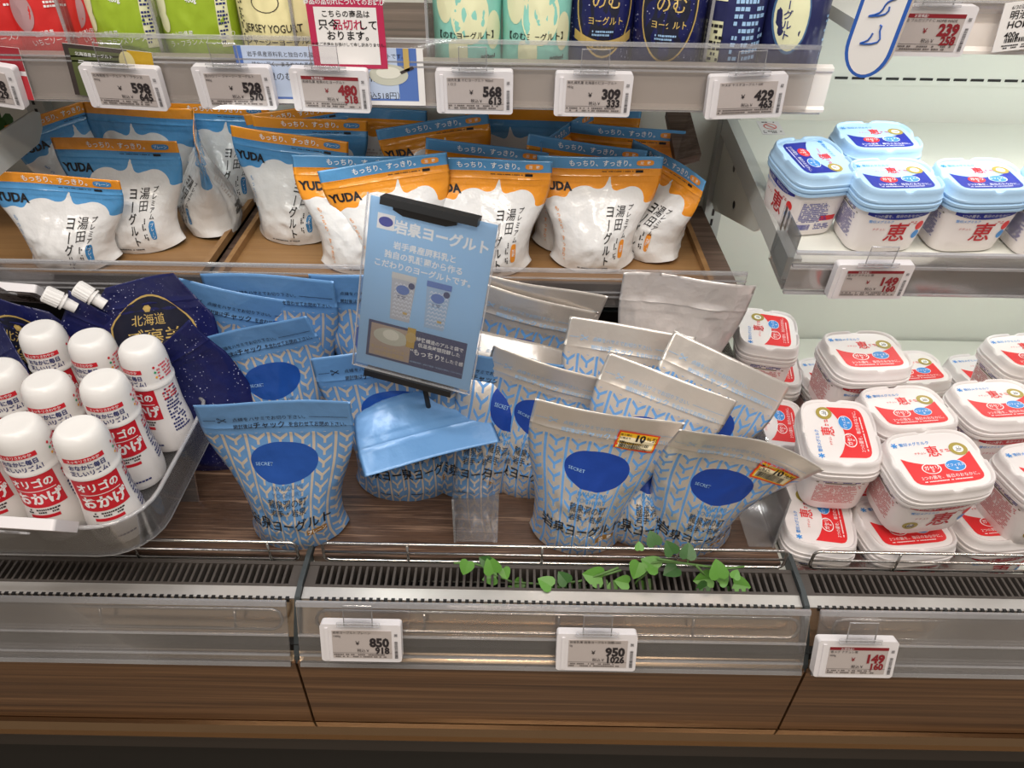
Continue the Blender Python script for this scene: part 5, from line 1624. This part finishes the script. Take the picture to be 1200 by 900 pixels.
m = MB(); m.box((-PW * 0.40, -0.010, PH / 2 - 0.004), (PW * 0.36, 0.006, PH / 2 + 0.004), BLACK)
m.loft([[(x, -0.0085, PH / 2 - 0.004), (x, -0.0045, PH / 2 - 0.004), (x, -0.0045, PH / 2 - 0.012 + dz), (x, -0.006, PH / 2 - 0.012 + dz)] for x, dz in ((-PW * 0.30, 0.004), (-PW * 0.22, 0), (PW * 0.12, 0), (PW * 0.20, 0.004))], BLACK)
m.build('top_clip', root)
m = MB(); m.box((-PW * 0.40, -0.008, -PH / 2 - 0.010), (PW * 0.36, 0.006, -PH / 2 - 0.003), BLACK); m.build('bottom_clip', root)
pc = at_y(495, 349, 0.662)
LEAN_P, ROLL_P, YAW_P = R(-12), R(7), R(-13)
root.location = pc
root.rotation_euler = (LEAN_P, ROLL_P, YAW_P)
Mi = (Matrix.Translation(pc) @ root.rotation_euler.to_matrix().to_4x4()).inverted()
m = MB()
pd = Mi.inverted() @ Vector((0.012, 0.006, -PH / 2 - 0.006)); pd.z = zc(Z_DECK); pd.y += 0.085
a0 = Mi @ pd
a1 = Vector((0.012, 0.006, -PH / 2 - 0.006))
a2 = Vector((0.010, 0.006, PH / 2 - 0.002))
m.tube([a0, a1], 0.0032, BLACK); m.tube([a1, a2], 0.003, BLACK); m.build('post', root, True)
m = MB(); q = []
for k in range(20): q.append(Mi @ (pd + Vector((0.035 * math.cos(2 * PI * k / 20), 0.035 * math.sin(2 * PI * k / 20), 0))))
up = Mi.to_3x3() @ Vector((0, 0, 0.004))
m.add(q + [p + up for p in q], [tuple(range(19, -1, -1)), tuple(range(20, 40))] + [(i, (i + 1) % 20, 20 + (i + 1) % 20, 20 + i) for i in range(20)], BLACK); m.build('base', root)

# ================================================================== NAVY SPOUTED POUCHES
CAPW = plain('white_cap', rgb(232, 230, 228), 0.35, vary=0.01)
SPT_SIDE = film('silver_white_gusset', rgb(214, 214, 214), 0.3)
def spout_print(m, f, W, H):
    m.disc(0.004, H * 0.61, 0.056, 0.055, f, 0.0002, DARK_FILM, 32, rings=8)
    m.disc(0.004, H * 0.61, 0.0575, 0.0565, f, 0.0004, GOLD_INK, 36, 0.955, 1)
    m.text('北海道', f, 0.000, H * 0.735, 0.0150, GOLD_INK, 0.0)
    m.text('ご褒美', f, 0.004, H * 0.62, 0.0260, GOLD_INK, 0.0)
    m.text('ヨーグルト', f, 0.006, H * 0.485, 0.0165, GOLD_INK, 0.006)
    m.disc(0.0, H * 0.805, 0.006, 0.005, f, 0.0006, GOLD_INK, 6)
    m.patch(-0.034, -0.012, H * 0.33, H * 0.375, f, 0.0006, GOLD_INK)
def spouted(px, py, label, roll=0, lean=0, yaw=0, lift=0.0, seed=1, spout=-1, show=True, anchor=(0, 1.0)):
    P = Pouch(0.168, 0.200, 0.036, seed, R(lean), wrinkle=1.3, taper=0.12, roll=R(roll))
    # chamfer the top corners
    for g in (P.front, P.back):
        for j in range(P.NV + 1):
            v = j / P.NV
            k = 1.0 if v < 0.72 else 1.0 - 0.48 * ((v - 0.72) / 0.28)
            for p in g[j]: p.x *= k
    m = MB(); f = P.map(1); W, H = P.W, P.H
    if show: spout_print(m, f, W, H)
    o = P.build('spouted_pouch', NAVY_FILM, SPT_SIDE, m)
    tag(o, label, 'pouch', 'navy spouted yogurt pouches')
    # spout on the chamfered corner
    b = P.point(0.92 * spout, 0.90)[0]
    d = Vector((0.72 * spout, 0, 0.62)).normalized()
    u = Vector((0, 1, 0)); w = d.cross(u)
    def ring(c, r, n=20, rib=0.0): return [c + (u * math.cos(2 * PI * i / n) + w * math.sin(2 * PI * i / n)) * (r + (rib if i % 2 else 0)) for i in range(n)]
    b = b - d * 0.006
    m = MB(); m.loft([ring(b, 0.0075), ring(b + d * 0.014, 0.0075), ring(b + d * 0.0141, 0.0105), ring(b + d * 0.0165, 0.0105), ring(b + d * 0.0166, 0.0080), ring(b + d * 0.020, 0.0080)], CAPW); sp = m.build('spout', o, 40)
    m = MB(); m.loft([ring(b + d * 0.0185, 0.0100, 36, 0.0005), ring(b + d * 0.0355, 0.0100, 36, 0.0005), ring(b + d * 0.0375, 0.0085, 36)], CAPW); m.build('cap', o)
    an = P.point(*anchor)[0]
    settle(o, P.verts, an, (0, 0, R(yaw)), px, py, Z_DECK + lift)
    return o
spouted(166, 326, 'navy starry spouted pouch with gold lettering fully seen', roll=-7, lean=6, lift=0.055, seed=91)
spouted(132, 372, 'navy spouted pouch with upright white cap behind the bottles', roll=30, lean=0, yaw=15, lift=0.02, seed=92)
spouted(5, 352, 'navy spouted pouch under the tucked price tag', roll=14, lean=4, lift=0.03, seed=93)
spouted(-20, 404, 'navy spouted pouch lying low at the picture edge', roll=-28, lean=10, yaw=-20, lift=0.0, seed=94, spout=-1)
spouted(190, 404, 'navy spouted pouch corner between bottles and blue pouch', roll=-24, lean=0, yaw=10, lift=0.0, seed=95, show=False)

# ================================================================== CLEAR DIVIDERS ON THE DECK
for px, lb, hh_, fl in ((532, 'beside the folded top pouch', 0.075, 0.052), (908, 'between silver pouches and tubs', 0.085, -0.030)):
    x = at_z(px, 648, Z_DECK).x
    t = empty('deck_divider', (x, 0.58, zc(Z_DECK)))
    tag(t, 'clear plastic deck divider ' + lb, 'divider')
    m = MB(); m.box((-0.001, 0, 0.0002), (0.001, 0.36, hh_), CLEAR_TRAY); m.build('upright', t)
    m = MB(); m.box((0.001 if fl > 0 else fl, 0, 0.0002), (fl if fl > 0 else -0.001, 0.36, 0.002), CLEAR_RAIL); m.build('flange', t)
    m = MB(); m.box((-0.0012, -0.0012, 0.0002), (0.0012, 0.0, hh_), CLEAR_EDGE); m.build('upright_edge', t)

# ================================================================== IVY GARLAND
LEAF = plain('ivy_leaf_green', rgb(88, 140, 52), 0.45, vary=0.3, scale=70)
LEAF2 = plain('ivy_leaf_dark_green', rgb(50, 92, 38), 0.45, vary=0.3, scale=70)
STEM = plain('ivy_stem_green', rgb(92, 128, 66), 0.5, vary=0.1)
def leaf_mesh(mat):
    prof = [(0, 0.0), (0.25, -0.10), (0.46, 0.0), (0.54, 0.22), (0.44, 0.50), (0.24, 0.78), (0, 1.0)]
    m = MB()
    vs = [(0, y, 0.02 - 0.10 * (y - 0.4) ** 2) for _, y in ((0, 0.02), (0, 0.1), (0, 0.25), (0, 0.45), (0, 0.65), (0, 0.85), (0, 1.0))]
    n = len(vs)
    for sg in (-1, 1):
        base = [(sg * x, y, 0.02 + 0.22 * abs(x) - 0.10 * (y - 0.4) ** 2) for x, y in prof]
        m.add(vs + base, [((i, i + 1, n + i + 1, n + i) if sg < 0 else (i, n + i, n + i + 1, i + 1)) for i in range(n - 1)], mat)
    o = m.build('leaf', smooth=True)
    me = o.data
    bpy.data.objects.remove(o)
    return me
LM = [leaf_mesh(LEAF), leaf_mesh(LEAF2)]
ivy = empty('ivy_garland', at_z(700, 680, -0.699))
tag(ivy, 'artificial ivy garland trailing over the wire rail and grille', 'garland')
off = tuple(-c for c in ivy.location)
for k, path in enumerate(([(532, 660), (552, 659), (566, 664), (580, 674), (600, 682), (640, 685), (690, 680), (712, 673), (728, 668)], [(610, 696), (640, 690), (668, 684), (690, 678), (712, 670), (725, 665)],
                          [(716, 705), (735, 692), (748, 680), (762, 668), (752, 660)], [(746, 664), (775, 658), (800, 660), (830, 664), (855, 666), (872, 664)], [(770, 655), (790, 658), (806, 661), (806, 648)],
                          [(815, 662), (828, 676), (850, 682), (868, 690)], [(840, 668), (852, 682), (862, 690)])):
    m = MB(); m.tube([at_y(a, b, 0.532 + 0.004 * math.sin(i + k)) for i, (a, b) in enumerate(path)], 0.0014, STEM, 6); m.build('stem', ivy, True, loc=off)
rnd = random.Random(5)
LV = [(546, 665, 20, 160), (568, 657, 17, 60), (576, 662, 24, 20), (574, 678, 20, 100), (592, 672, 16, 200), (601, 695, 22, 30), (607, 684, 16, 120), (613, 692, 16, 210), (639, 683, 22, 60), (637, 698, 18, 190), (659, 692, 26, 170), (660, 677, 20, 40), (695, 675, 28, 80), (682, 695, 22, 230), (717, 690, 20, 100), (729, 682, 20, 80), (735, 698, 20, 200), (757, 690, 24, 190), (746, 668, 24, 160), (762, 661, 26, 60), (786, 669, 23, 120), (765, 631, 20, 20), (749, 640, 12, 0), (785, 642, 20, 30), (806, 646, 22, 350), (841, 667, 26, 10), (824, 679, 26, 100), (822, 690, 20, 120), (869, 686, 24, 260), (857, 694, 20, 200), (848, 680, 16, 300), (862, 673, 14, 330), (650, 686, 18, 250), (704, 683, 16, 140)]
for i, (px, py, sz, ang) in enumerate(LV):
    s = sz * 0.72 / FPX
    o = link('leaf', LM[0 if rnd.random() < 0.72 else 1], ivy)
    p = at_y(px, py, 0.524 + rnd.uniform(-0.006, 0.006))
    M = Matrix.Rotation(R(38 + rnd.uniform(-18, 18)), 4, 'X') @ Matrix.Rotation(R(ang), 4, 'Z') @ Matrix.Scale(s, 4)
    M.translation = p + Vector(off) - (M.to_3x3() @ Vector((0, 0.45, 0)))
    o.matrix_basis = M
# leaf sprig at the far end upright
sp = empty('ivy_sprig', at_y(2, 138, 1.02)); tag(sp, 'dark green ivy leaf beside the end upright', 'ivy')
for a, s in ((200, 0.032), (120, 0.026)):
    o = link('leaf', LM[1], sp); o.matrix_basis = Matrix.Rotation(R(60), 4, 'X') @ Matrix.Rotation(R(a), 4, 'Z') @ Matrix.Scale(s, 4)
bpy.context.view_layer.update()
